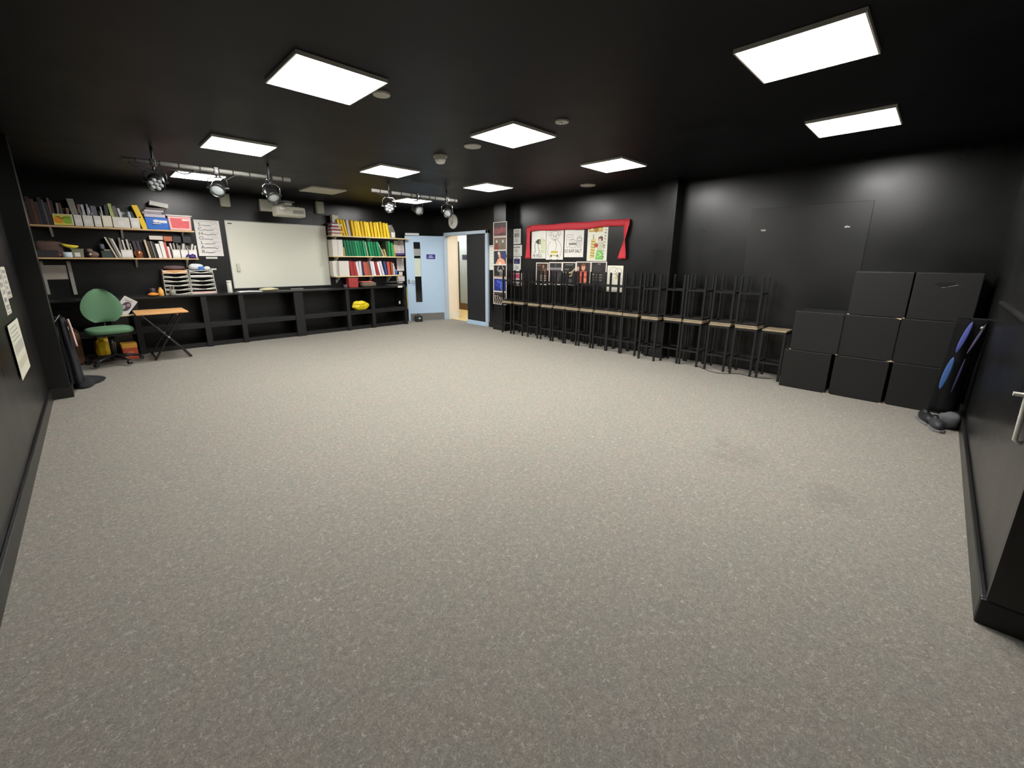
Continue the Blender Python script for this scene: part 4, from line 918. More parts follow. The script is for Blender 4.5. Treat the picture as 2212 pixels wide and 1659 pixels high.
# boxes lying along the top of those books
zz = z+0.282
o = one('white_carton', G().box(-0.085, 0.085, 0, 0.15, 0, 0.06), mat('ivory_carton', (206, 196, 184), 0.6), 'ivory carton lying across the white binders under the upper shelf', 'box', bevel=0.004); o.location = (xm(346), 8.85, z+0.283)
o = one('orange_carton', G().box(-0.055, 0.055, 0, 0.15, 0, 0.075), mat('rust_carton', (176, 102, 66), 0.6), 'rust orange carton lying right of the ivory carton', 'box', bevel=0.004); o.location = (xm(371), 8.85, z+0.265)
for i, u in enumerate((390, 411)):
    o = one('black_carton', G().box(-0.055, 0.055, 0, 0.15, 0, 0.10), mat('black_carton', (30, 28, 32), 0.5), ['black carton right of the rust orange carton', 'black carton at the right end under the upper left shelf'][i], 'box', 'black cartons under the upper left shelf', bevel=0.004); o.location = (xm(u), 8.85, z+0.245)
pts = [(-0.06, 0, 0.01), (-0.03, -0.004, 0.045), (0.0, 0, 0.03), (0.03, -0.004, 0.05), (0.06, 0, 0.035), (0.07, 0, 0.0), (0.02, -0.005, 0.008), (-0.02, 0, 0.004)]
o = one('purple_scarf', G().tube(pts, 0.012, 8), mat('purple_cloth', (70, 46, 130), 0.8), 'purple knotted scarf hanging before the files on the lower left shelf', 'scarf', smooth=True); o.location = (xm(412), 8.79, z+0.012)

# ------------------------------------------------------------------ green office chair, folding table, clutter in the left corner
ch = thing('office_chair', 'green fabric swivel office chair beside the folding table', 'office chair', (0.055, 8.03, 0.02), 0.12)
def pad(fn, n=18, m=10): pass
obj('seat', G().blob((0.0, -0.04, 0.475), (0.50, 0.47, 0.10), 24, 12, 0.62), GREENF, ch, smooth=True)
g = G()
N_, M_ = 22, 16
def backpt(side):
    def f(a, b_):
        t = b_; ang = a
        # outline: wide egg, broad near the bottom third
        zz = 0.57+t*0.46
        half = 0.235*(math.sin(PI*min(max(t*0.92+0.06, 0), 1))**0.5)*(1.06-0.28*t)
        xx = (ang*2-1)*half
        yy = 0.19+0.06*t+0.05*((ang*2-1)**2)*-1+(0.0 if side else 0)
        th = 0.04*(1-abs(ang*2-1)**4)*(math.sin(PI*min(max(t, 0.0), 1))**0.4)
        return (xx, yy-(th if side else -th), zz)
    return f
g.grid(backpt(True), N_, M_); g.grid(backpt(False), N_, M_)
obj('backrest', g, GREENF, ch, smooth=True)
obj('back_bar', G().tube([(0, 0.06, 0.42), (0, 0.24, 0.42), (0, 0.275, 0.50), (0, 0.265, 0.72)], 0.02, 8), METALK, ch, smooth=True)
obj('seat_pan', G().box(-0.17, 0.17, -0.20, 0.16, 0.40, 0.43), PLASTK, ch, bevel=0.01)
obj('column', G().cyl((0, 0, 0.09), (0, 0, 0.41), 0.032), METALK, ch, smooth=True); obj('lever', G().tube([(-0.1, 0, 0.41), (-0.3, -0.02, 0.40)], 0.007, 6), METALK, ch)
bs = obj('base', G().cyl((0, 0, 0.05), (0, 0, 0.13), 0.045, 0.04), METALK, ch)
for k in range(5):
    a = k*2*PI/5-1.2; c_, s__ = math.cos(a), math.sin(a)
    obj('leg', G().tube([(0.03*c_, 0.03*s__, 0.10), (0.16*c_, 0.16*s__, 0.09), (0.29*c_, 0.29*s__, 0.065)], [0.026, 0.022, 0.016], 8), METALK, bs, smooth=True)
    obj('castor', G().cyl((0.29*c_-0.02*s__, 0.29*s__+0.02*c_, 0.028), (0.29*c_+0.02*s__, 0.29*s__-0.02*c_, 0.028), 0.028, n=14), PLASTK, bs)

tb = thing('folding_table', 'small folding table with an orange wood top and black crossed legs', 'table', (0.66, 8.12, 0), 0)
obj('tabletop', G().box(-0.30, 0.30, -0.325, 0.325, 0.685, 0.705), DESKW, tb, bevel=0.004)
for sy in (-0.27, 0.27):
    obj('leg', G().tube([(-0.24, sy, 0.68), (0.25, sy, 0.012)], 0.013, 8), METALK, tb)
    obj('leg', G().tube([(0.22, sy+0.03, 0.68), (-0.18, sy+0.03, 0.012)], 0.013, 8), METALK, tb)
    obj('pivot', G().cyl((0.02, sy-0.02, 0.34), (0.02, sy+0.05, 0.34), 0.012, n=10), CHROME, tb)
obj('crossbar', G().cyl((0.24, -0.27, 0.03), (0.24, 0.27, 0.03), 0.011, n=8), METALK, tb); obj('crossbar', G().cyl((-0.17, -0.24, 0.03), (-0.17, 0.30, 0.03), 0.011, n=8), METALK, tb)
obj('catch', G().blob((0.16, -0.31, 0.665), (0.03, 0.03, 0.03)), mat('brown_catch', (120, 70, 50), 0.5), tb)
o = one('wooden_board', G().box(-0.12, 0.16, 0, 0.10, 0, 0.018), PALEW, 'pale wooden board lying behind the green chair', 'board', bevel=0.003); o.location = (0.215, 8.47, 0.62)
o = one('board_stand', G().box(-0.1, 0.1, 0, 0.08, 0, 0.619), BENCHK, 'black upright box behind the green chair carrying the pale board', 'box'); o.location = (0.2, 8.48, 0)
sh = Sheet(0.17, 0.26, (206, 204, 202)); sh.ell(0.05, -0.02, 0.3, 0.3, (74, 64, 70)); sh.ell(-0.08, -0.12, 0.14, 0.14, (170, 156, 166)); sh.ell(0.12, 0.1, 0.12, 0.1, (150, 136, 144)); sh.line([(-0.3, 0.3), (0.2, 0.35)], (120, 110, 116), 0.01)
o = hang('photo_print', sh, 'white print with a dark photograph leaning behind the green chair', 'print', (0.30, 8.535, 0.77), RA); o.rotation_euler = (0.0, 0.66, 0)
# under the bench and by the pillar
def crumple_bag(name, loc, d, m, label, cat, seed, rz=0.0, handles=None, noise=0.05, e=0.55, jit=0.0):
    t = thing(name, label, cat, loc, rz)
    obj('bag', G().blob((0, 0, d[2]/2*0.985), d, 16, 9, e, noise, seed, jit=jit), m, t, smooth=jit == 0)
    if handles: obj('handle', G().tube([(-d[0]*0.2, 0, d[2]*0.95), (-d[0]*0.1, 0, d[2]*1.12), (d[0]*0.1, 0, d[2]*1.12), (d[0]*0.2, 0, d[2]*0.95)], 0.008, 6), handles, t, smooth=True)
    return t
YB = mat('yellow_carrier', (214, 176, 20), 0.4, var=0.3, scale=12)
crumple_bag('carrier_bag', (-0.02, 8.40, 0.06), (0.22, 0.2, 0.27), YB, 'crumpled yellow carrier bag on the floor behind the green chair', 'bag', 31, handles=YB, jit=0.07)
o = one('plank', G().box(-0.2, 0.25, -0.12, 0.14, 0, 0.055), mat('dark_plank', (64, 54, 48), 0.8), 'dark low crate under the yellow carrier bag behind the chair', 'crate', bevel=0.005); o.location = (-0.05, 8.40, 0.001)
t = thing('carton', 'orange and red carton under the bench right of the yellow carrier bag', 'box', (0.235, 8.35, 0), 0.05)
obj('carton_body', G().box(-0.085, 0.085, -0.08, 0.1, 0, 0.235), mat('red_orange_carton', (178, 72, 44), 0.5, var=0.25, scale=10), t, bevel=0.004); obj('yellow_band', G().box(-0.087, 0.087, -0.082, 0.102, 0.17, 0.24), mat('yellow_band', (206, 150, 50), 0.5), t, bevel=0.004); obj('round_logo', G().cyl((0, -0.08, 0.08), (0, -0.083, 0.08), 0.04, n=18), mat('pink_logo', (206, 120, 96), 0.5), t)
crumple_bag('paper_sack', (-0.37, 8.32, 0.001), (0.25, 0.3, 0.50), mat('brown_sack', (86, 58, 36), 0.85, var=0.2, scale=8), 'tall brown paper sack standing against the left wall', 'bag', 33, noise=0.03, e=0.45, jit=0.04)
t = thing('white_bundle', 'small white wrapped bundle lying on the brown paper sack', 'bundle', (-0.37, 8.25, 0.497), 0); obj('wrap', G().blob((0, 0, 0.03), (0.16, 0.12, 0.06), noise=0.06, seed=35), mat('grey_wrap', (170, 168, 170), 0.5), t, smooth=True)
crumple_bag('dark_bag', (-0.41, 7.75, 0.001), (0.18, 0.3, 0.66), mat('dark_bag', (36, 34, 40), 0.6), 'dark soft bag standing left of the brown paper sack', 'bag', 36, handles=mat('grey_strap', (120, 112, 116), 0.5), noise=0.05)
# coat hanging on the pillar side
ct = thing('coat', 'dark navy coat hanging on the side of the left pillar', 'coat', (-0.325, 6.80, 0.0), 0)
def coatf(a, b_):
    t = b_; th = a*2*PI; zz = 0.08+0.74*t; wv = 0.085-0.045*t; fold = 1+0.18*math.sin(5*th+2*t)+0.08*math.sin(9*th-3*t)
    return (math.cos(th)*wv*0.7*fold, math.sin(th)*(0.17-0.09*t)*fold, zz)
obj('cloth', G().grid(coatf, 30, 14), mat('navy_cloth', (17, 18, 24), 0.9), ct, smooth=True, solid=0.006)
obj('hook', G().tube([(-0.04, -0.2, 0.80), (-0.0, -0.1, 0.86), (0.01, 0, 0.82)], 0.006, 6), CHROME, ct)
def scf(a, b_):
    return (0.055+0.010*math.sin(a*9)+0.02*b_, -0.08+0.05*a+0.02*math.sin(b_*5), 0.50+0.30*(1-b_)+0.01*math.sin(a*6))
obj('scarf', G().grid(scf, 8, 10), mat('pink_scarf', (206, 170, 164), 0.9, var=0.15, scale=16), ct, smooth=True, solid=0.008)
def clf(a, b_):
    r = 0.16*b_*(1+0.3*math.sin(a*2*PI*3)); return (r*math.cos(a*2*PI), r*1.3*math.sin(a*2*PI), 0.09*(1-b_)**0.7+0.012+0.01*math.sin(a*2*PI*5)*b_)
o = one('dropped_scarf', G().grid(clf, 26, 8), mat('navy_cloth', (17, 18, 24), 0.9), 'dark navy cloth dropped on the carpet below the hanging coat', 'cloth', smooth=True, solid=0.006); o.location = (-0.26, 6.96, 0.004)
# papers on the left wall
def paperC(pts, label, seed, c=(206, 200, 186)):
    y0, y1, z0, z1 = pts
    sh = Sheet(y1-y0, z1-z0, c)
    rd = random.Random(seed)
    for k in range(5): sh.rect(-0.4+0.2*rd.random(), 0.1+0.3*rd.random(), 0.3-0.17*k, 0.4-0.17*k, (150+rd.randint(-20, 20),)*3)
    sh.lines(-0.4, 0.4, -0.45, -0.3, 3, (130, 126, 118), 0.006, seed)
    return hang('notice', sh, label, 'notice', (XC+0.001, (y0+y1)/2, (z0+z1)/2), RC, 'notices on the left wall')
paperC((5.33, 5.59, 1.14, 1.395), 'grey printed sheet on the left wall, upper of the pair nearest the pillar', 1)
paperC((5.05, 5.31, 1.03, 1.37), 'pale printed sheet on the left wall at the picture edge', 2)
sh = Sheet(0.62, 0.42, (206, 204, 186)); sh.rect(-0.42, 0.42, -0.06, 0.12, (176, 172, 160)); sh.rect(-0.42, 0.42, -0.32, -0.18, (190, 184, 160)); sh.lines(-0.42, 0.42, 0.2, 0.42, 4, (150, 148, 140), 0.008)
hang('curled_poster', sh, 'large pale poster curling off the left wall near the pillar', 'poster', (XC+0.012, 5.09, 0.765), RC)

# ------------------------------------------------------------------ things by the door
ds = thing('door_weight', 'black cube door weight with a pale label before the open blue door', 'door weight', (5.55, 8.72, 0), ang-PI)
obj('block', G().box(-0.085, 0.085, -0.05, 0.06, 0, 0.15), PLASTK, ds, bevel=0.01); obj('label', G().box(-0.01, 0.04, -0.052, -0.05, 0.07, 0.105), OFFW, ds); obj('handle', G().tube([(-0.03, 0, 0.15), (-0.02, 0, 0.18), (0.02, 0, 0.18), (0.03, 0, 0.15)], 0.008, 6), METALK, ds, smooth=True)
ck = thing('clock', 'round white wall clock above the doorway', 'clock', (6.30, 8.215, 2.345), RB)
R_ = 0.165
obj('case', G().lathe([(R_, 0), (R_*1.02, 0.02), (R_*0.98, 0.035), (R_*0.93, 0.037)], (0, 0, 0), (0, -1, 0), 36), WHITEP, ck, smooth=True)
sh = Sheet(0.001, 0.001, (226, 224, 222), 0.028); sh.w = sh.h = 1.0
sh.ell(0, 0, R_*0.92, R_*0.92, (228, 226, 226), 36)
for k in range(12):
    a = PI/2-k*PI/6; sh.text(str(12 if k == 0 else k), R_*0.74*math.cos(a), R_*0.74*math.sin(a), 0.036, (70, 70, 74))
df = obj('dial', sh, PRINT, ck)
def hand(a, ln, wd, nm):
    d = Vector((math.cos(a), 0, math.sin(a))); n_ = Vector((-d.z, 0, d.x))
    g = G(); y = -0.036
    P = [-d*0.02-n_*wd, -d*0.02+n_*wd, d*ln+n_*wd*0.5, d*ln-n_*wd*0.5]
    g.add([(q.x, y, q.z) for q in P]+[(q.x, y-0.002, q.z) for q in P], [(0,1,2,3), (7,6,5,4), (0,4,5,1), (1,5,6,2), (2,6,7,3), (3,7,4,0)]); obj(nm, g, PLASTK, ck)
hand(PI/2-0.61*2*PI, 0.12, 0.006, 'minute_hand'); hand(PI/2-0.55*2*PI, 0.078, 0.008, 'hour_hand')

# ------------------------------------------------------------------ pictures on the right wall
def pB(u0, v0, u1, v1, x):
    a = at(u0, v0, x=x); b_ = at(u1, v1, x=x); return abs(a.y-b_.y), a.z-b_.z, (a.y+b_.y)/2, (a.z+b_.z)/2
# tall strip of six stage photographs on the pier
zs = [2.228, 1.93, 1.668, 1.375, 1.103, 0.822, 0.55]
pl = ['dark red stage photograph, topmost on the pier by the doorway', 'photograph of two seated figures in brown, second on the pier', 'photograph of a bare shouldered figure, third on the pier', 'black and white photograph with raised arms, fourth on the pier', 'deep blue stage photograph, fifth on the pier', 'black and white photograph of crouching figures, lowest on the pier']
for i in range(6):
    h_ = zs[i]-zs[i+1]-0.004; sh = Sheet(0.405, h_, (226, 218, 206)); a = 0.455
    bg = [(60, 36, 36), (112, 106, 96), (38, 50, 62), (36, 34, 34), (34, 46, 120), (42, 38, 36)][i]
    sh.rect(-a, a, -0.46, 0.46, bg)
    if i == 0:
        sh.rect(-a, a, 0.38, 0.46, (40, 34, 34)); rd = random.Random(2)
        for k in range(11): sh.ell(-0.38+0.076*k, -0.12+rd.uniform(-0.1, 0.1), 0.07, 0.2, (rd.randint(110, 150), 70, 72), 10)
        sh.rect(-a, a, -0.46, -0.38, (120, 96, 92))
    elif i == 1:
        sh.rect(-a, a, 0.36, 0.46, (104, 72, 60))
        for q, c in ((-0.24, (128, 60, 46)), (0.22, (104, 96, 78))):
            sh.poly([(q-0.2, -0.46), (q+0.18, -0.46), (q+0.1, 0.0), (q, 0.12), (q-0.1, 0.0)], c); sh.ell(q, 0.17, 0.06, 0.12, (206, 190, 172))
    elif i == 2:
        sh.ell(0.2, 0.1, 0.3, 0.35, (54, 60, 96)); sh.poly([(-0.34, -0.46), (0.42, -0.46), (0.34, -0.18), (0.12, -0.04), (0.0, -0.02), (-0.16, -0.12), (-0.24, -0.3)], (220, 156, 124))
        sh.ell(-0.02, 0.1, 0.09, 0.15, (206, 150, 120)); sh.ell(-0.07, 0.29, 0.09, 0.12, (226, 196, 160)); sh.poly([(-0.1, -0.46), (0.12, -0.46), (0.05, -0.3), (-0.05, -0.3)], (236, 204, 186))
    elif i == 3:
        sh.ell(0.05, 0.05, 0.08, 0.12, (160, 156, 152)); sh.line([(0.0, -0.02), (-0.18, 0.12), (-0.1, 0.36)], (150, 146, 142), 0.03); sh.line([(0.1, -0.02), (0.28, 0.12), (0.2, 0.36)], (150, 146, 142), 0.03)
        sh.poly([(-0.02, -0.4), (0.22, -0.4), (0.26, 0.02), (-0.04, 0.0)], (96, 92, 90)); sh.line([(0.2, 0.0), (0.28, -0.3)], (190, 186, 180), 0.03); sh.rect(-a, a, -0.46, -0.36, (150, 128, 112))
    elif i == 4:
        sh.ell(0.0, 0.1, 0.36, 0.3, (44, 60, 150)); sh.line([(-0.2, 0.3), (0.1, 0.1), (0.05, -0.2), (0.2, -0.4)], (110, 130, 200), 0.02); sh.line([(0.15, 0.25), (0.1, 0.0), (0.22, -0.2)], (90, 116, 200), 0.018)
    else:
        rd = random.Random(6)
        for k in range(5):
            q = -0.34+0.17*k; sh.ell(q, rd.uniform(-0.1, 0.2), 0.05, 0.07, (176, 160, 148)); sh.line([(q, 0.0), (q+0.06, -0.2), (q-0.04, -0.42)], (150, 136, 126), 0.03)
        sh.line([(-a, 0.36), (a, 0.36)], (120, 112, 106), 0.008)
    hang('photograph', sh, pl[i], 'photograph', (XP-0.001, 6.467, (zs[i]+zs[i+1])/2), RB, 'column of stage photographs')
# notice between the door frame and the pier
sh = Sheet(0.22, 0.52, (218, 220, 210)); sh.rect(-0.45, 0.45, 0.42, 0.48, (176, 180, 174))
for k in range(6): sh.scribble(-0.3, 0.3, 0.3-0.13*k, (176, 180, 170), 0.008, 0.03, 6, k)
hang('notice', sh, 'tall pale notice beside the door frame, partly behind the photographs', 'notice', (6.299, 6.865, 1.52), RB)
# four notices stacked
nd = [((1110, 495, 1126.5, 527), 'white typed notice with a grey picture, topmost right of the photograph pier'), ((1106, 529.5, 1129, 553), 'wide white notice, second down right of the photograph pier'), ((1110, 554, 1126.5, 586), 'white notice with a navy picture, third down right of the photograph pier'), ((1104, 589, 1128.5, 618.5), 'white notice with a pink block, lowest right of the photograph pier')]
for i, (q, lb) in enumerate(nd):
    w_, h_, yc, zc = pB(*q, XB); sh = Sheet(w_, h_, (222, 222, 214))
    if i == 0:
        sh.rect(-0.3, 0.3, 0.34, 0.40, (150, 150, 144)); sh.rect(-0.34, 0.34, -0.08, 0.26, (190, 190, 182)); sh.ell(-0.15, 0.08, 0.12, 0.14, (120, 120, 116)); sh.ell(0.16, 0.1, 0.1, 0.13, (140, 140, 134)); sh.lines(-0.28, 0.28, -0.36, -0.16, 5, (150, 150, 146), 0.006)
    elif i == 1:
        sh.rect(-0.3, 0.34, 0.24, 0.34, (140, 140, 134)); sh.lines(-0.2, 0.2, -0.1, 0.12, 4, (130, 130, 126), 0.007); sh.line([(0, -0.1), (0, -0.28)], (150, 150, 146), 0.01); sh.line([(-0.36, -0.36), (0.36, -0.36)], (160, 160, 154), 0.006)
    elif i == 2:
        sh.rect(-0.38, 0.38, 0.0, 0.34, (48, 50, 92)); sh.ell(-0.1, 0.12, 0.06, 0.08, (140, 136, 150)); sh.line([(0.02, 0.1), (0.3, 0.2)], (90, 96, 140), 0.01); sh.rect(-0.2, 0.2, 0.38, 0.43, (140, 134, 160)); sh.ell(0, -0.26, 0.26, 0.12, (190, 190, 184))
    else:
        sh.rect(-0.5, -0.42, -0.5, 0.5, (120, 150, 190)); sh.rect(-0.34, 0.34, 0.05, 0.46, (206, 96, 116)); sh.scribble(-0.22, 0.16, 0.27, (150, 40, 66), 0.018, 0.03, 7, 3); sh.lines(-0.3, 0.3, -0.16, -0.02, 3, (190, 184, 184), 0.006); sh.rect(-0.34, 0.34, -0.46, -0.26, (90, 80, 80)); sh.ell(-0.1, -0.36, 0.08, 0.08, (200, 170, 160)); sh.ell(0.16, -0.36, 0.08, 0.08, (160, 140, 140))
    hang('notice', sh, lb, 'notice', (XB-0.001, yc+0.02, zc), RB, 'notices right of the photograph pier')
# red ribbon swag
def ribbon():
    t = thing('ribbon', 'red fabric ribbon swagged above the drawings with hanging tails', 'ribbon', (XB-0.004, 4.75, 2.06), RB)
    def top(a, b_): return (-1.10+2.20*a, -0.020-0.008*math.sin(a*26), 0.07+0.006*math.sin(a*18)-b_*(0.115-0.01*math.sin(a*9)))
    obj('swag', G().grid(top, 40, 3), REDF, t, smooth=True, solid=0.004)
    def tl(a, b_): return (-1.105-0.01*b_+(a-0.5)*(0.12-0.04*math.sin(b_*PI)+0.02*b_), -0.030-0.015*math.sin(a*PI)*math.sin(b_*5), 0.045-0.60*b_)
    obj('tail', G().grid(tl, 5, 16), REDF, t, smooth=True, solid=0.004)
    def tr(a, b_):
        tw = math.cos(b_*PI*1.02)   # one half twist
        wd = 0.05+0.09*abs(tw)*(0.6+0.5*b_); return (1.06-0.05*b_+(a-0.5)*wd, -0.046-(a-0.5)*0.06*math.sin(b_*PI*1.02), 0.04-0.60*b_)
    obj('tail', G().grid(tr, 5, 20), REDF, t, smooth=True, solid=0.004)
ribbon()
INK = (128, 126, 124)
def sheetB(q, c=(226, 224, 216)):
    w_, h_, yc, zc = pB(*q, XB); return Sheet(w_, h_, c), (XB-0.001, yc, zc)
# drawing 1: striped fish shape with legs
sh, lo = sheetB((1149, 499, 1178.5, 558.5))
sh.rect(0.1, 0.5, -0.32, 0.2, (220, 222, 190)); sh.poly([(-0.24, 0.1), (-0.06, 0.19), (0.08, 0.2), (0.06, 0.0), (-0.06, 0.02)], (70, 76, 56)); sh.poly([(0.1, 0.2), (0.15, 0.2), (0.15, 0.0), (0.1, 0.0)], (70, 76, 56)); sh.line([(0.2, 0.26), (0.3, 0.18), (0.44, 0.12)], INK, 0.006)
for k in range(6): sh.scribble(0.18, 0.42, 0.12-0.08*k, (150, 150, 120), 0.006, 0.012, 6, k)
sh.line([(-0.22, 0.06), (-0.26, -0.1), (-0.2, -0.24), (-0.34, -0.3)], INK, 0.012); sh.line([(-0.04, 0.0), (0.0, -0.14), (0.1, -0.26), (0.0, -0.34)], INK, 0.012)
sh.text('PE FEGS', -0.06, -0.41, 0.085, (84, 82, 78), 0.8)
hang('drawing', sh, 'drawing of a striped creature on legs, leftmost under the red ribbon', 'drawing', lo, RB, 'drawings under the red ribbon')
# drawing 2: round animal drinking from a cup
sh, lo = sheetB((1181, 495, 1216, 561))
sh.ring(0.0, 0.27, 0.24, 0.15, INK, 0.006); sh.ring(-0.26, 0.34, 0.08, 0.06, INK, 0.006); sh.ring(0.26, 0.34, 0.08, 0.06, INK, 0.006); sh.ring(-0.09, 0.29, 0.02, 0.016, INK, 0.008); sh.ring(0.1, 0.29, 0.02, 0.016, INK, 0.008); sh.ring(0.0, 0.2, 0.1, 0.05, INK, 0.008)
sh.ring(0.0, -0.18, 0.4, 0.34, INK, 0.007, 2.2, 2.2+5.2); sh.line([(0.0, 0.17), (0.05, 0.08), (0.12, 0.0), (0.1, -0.1), (0.04, -0.2)], INK, 0.008)
sh.poly([(-0.2, -0.24), (0.2, -0.24), (0.16, -0.4), (-0.16, -0.4)], (226, 218, 180)); sh.poly([(-0.2, -0.22), (0.2, -0.22), (0.2, -0.28), (-0.2, -0.28)], (196, 170, 60)); sh.rect(-0.22, -0.14, -0.41, -0.34, (70, 66, 62)); sh.rect(0.14, 0.22, -0.41, -0.34, (70, 66, 62)); sh.scribble(-0.11, 0.11, -0.37, INK, 0.01, 0.012, 7, 5)
hang('drawing', sh, 'pencil drawing of a round animal sipping from a yellow cup, second under the red ribbon', 'drawing', lo, RB, 'drawings under the red ribbon')
# drawing 3: burger and drink
sh, lo = sheetB((1221, 493.5, 1259.5, 555.5))
sh.line([(-0.4, 0.27), (-0.06, 0.27), (-0.06, -0.05)], INK, 0.006); sh.line([(-0.4, 0.27), (-0.4, -0.16), (-0.28, -0.16)], INK, 0.006); sh.scribble(-0.34, -0.14, 0.19, INK, 0.006, 0.012, 6, 2); sh.scribble(-0.34, -0.1, 0.11, INK, 0.006, 0.012, 6, 4)
sh.ring(-0.06, -0.02, 0.19, 0.13, INK, 0.007, 0, PI); sh.line([(-0.25, -0.03), (0.13, -0.03)], (84, 82, 60), 0.016); sh.line([(-0.25, -0.07), (0.13, -0.07)], (110, 112, 80), 0.012); sh.ring(-0.06, -0.09, 0.19, 0.09, INK, 0.007, PI, 2*PI); sh.ell(-0.1, 0.03, 0.018, 0.018, INK, 8); sh.ell(0.02, 0.03, 0.018, 0.018, INK, 8)
sh.line([(0.16, 0.08), (0.19, -0.16), (0.37, -0.16), (0.4, 0.08)], INK, 0.006); sh.ring(0.28, 0.1, 0.13, 0.05, INK, 0.007); sh.ring(0.28, 0.12, 0.12, 0.09, INK, 0.006, 0, PI)
for k in range(4): sh.scribble(0.22, 0.34, 0.03-0.045*k, (150, 148, 144), 0.005, 0.008, 5, k)
sh.text('SO BAP SALT', -0.03, -0.29, 0.085, (92, 90, 88), 0.78)
hang('drawing', sh, 'pencil drawing of a burger and a drink, third under the red ribbon', 'drawing', lo, RB, 'drawings under the red ribbon')
# drawing 4: coloured figure
sh, lo = sheetB((1271, 487.5, 1310, 564), (224, 222, 206))
sh.poly([(-0.44, 0.32), (0.24, 0.32), (0.24, 0.46), (-0.44, 0.46)], (178, 140, 54)); sh.poly([(-0.42, 0.34), (0.22, 0.34), (0.22, 0.44), (-0.42, 0.44)], (208, 172, 80)); sh.ell(-0.08, 0.38, 0.11, 0.08, (160, 120, 50)); sh.ell(-0.3, 0.39, 0.06, 0.03, (232, 216, 160)); sh.ell(0.12, 0.39, 0.06, 0.03, (226, 190, 70))
sh.poly([(-0.34, -0.42), (-0.12, -0.42), (-0.06, 0.12), (-0.3, 0.12)], (214, 196, 120)); sh.line([(-0.2, 0.12), (-0.2, 0.24)], (80, 70, 60), 0.012)
for k in range(6): sh.line([(-0.3, 0.06-0.08*k), (-0.12, 0.04-0.08*k)], (140, 116, 66), 0.012)
sh.poly([(-0.06, -0.46), (0.34, -0.46), (0.28, -0.2), (0.0, -0.2)], (120, 186, 96)); sh.line([(0.05, -0.25), (0.25, -0.32), (0.05, -0.38)], (200, 226, 170), 0.012)
sh.poly([(0.0, -0.2), (0.26, -0.2), (0.3, 0.04), (0.02, 0.04)], (196, 196, 170)); sh.poly([(0.06, 0.06), (0.28, 0.06), (0.28, 0.16), (0.2, 0.2), (0.06, 0.16)], (104, 70, 54)); sh.ell(0.14, 0.09, 0.06, 0.035, (214, 196, 170)); sh.ell(-0.04, -0.06, 0.1, 0.06, (172, 60, 56)); sh.line([(0.28, 0.0), (0.36, -0.08), (0.2, -0.1)], (190, 186, 160), 0.02)
for k in range(11):   # a column of small hand lettering, unreadable in the photograph
    zz = 0.44-0.082*k; ww = 0.035 if k < 7 else 0.022; sh.scribble(0.42-ww-0.008*k, 0.42+ww-0.008*k, zz, (104, 102, 98), 0.008, 0.018, 4, k+60)
hang('drawing', sh, 'coloured drawing of a figure in green with a gold plaque, rightmost under the red ribbon', 'drawing', lo, RB, 'drawings under the red ribbon')
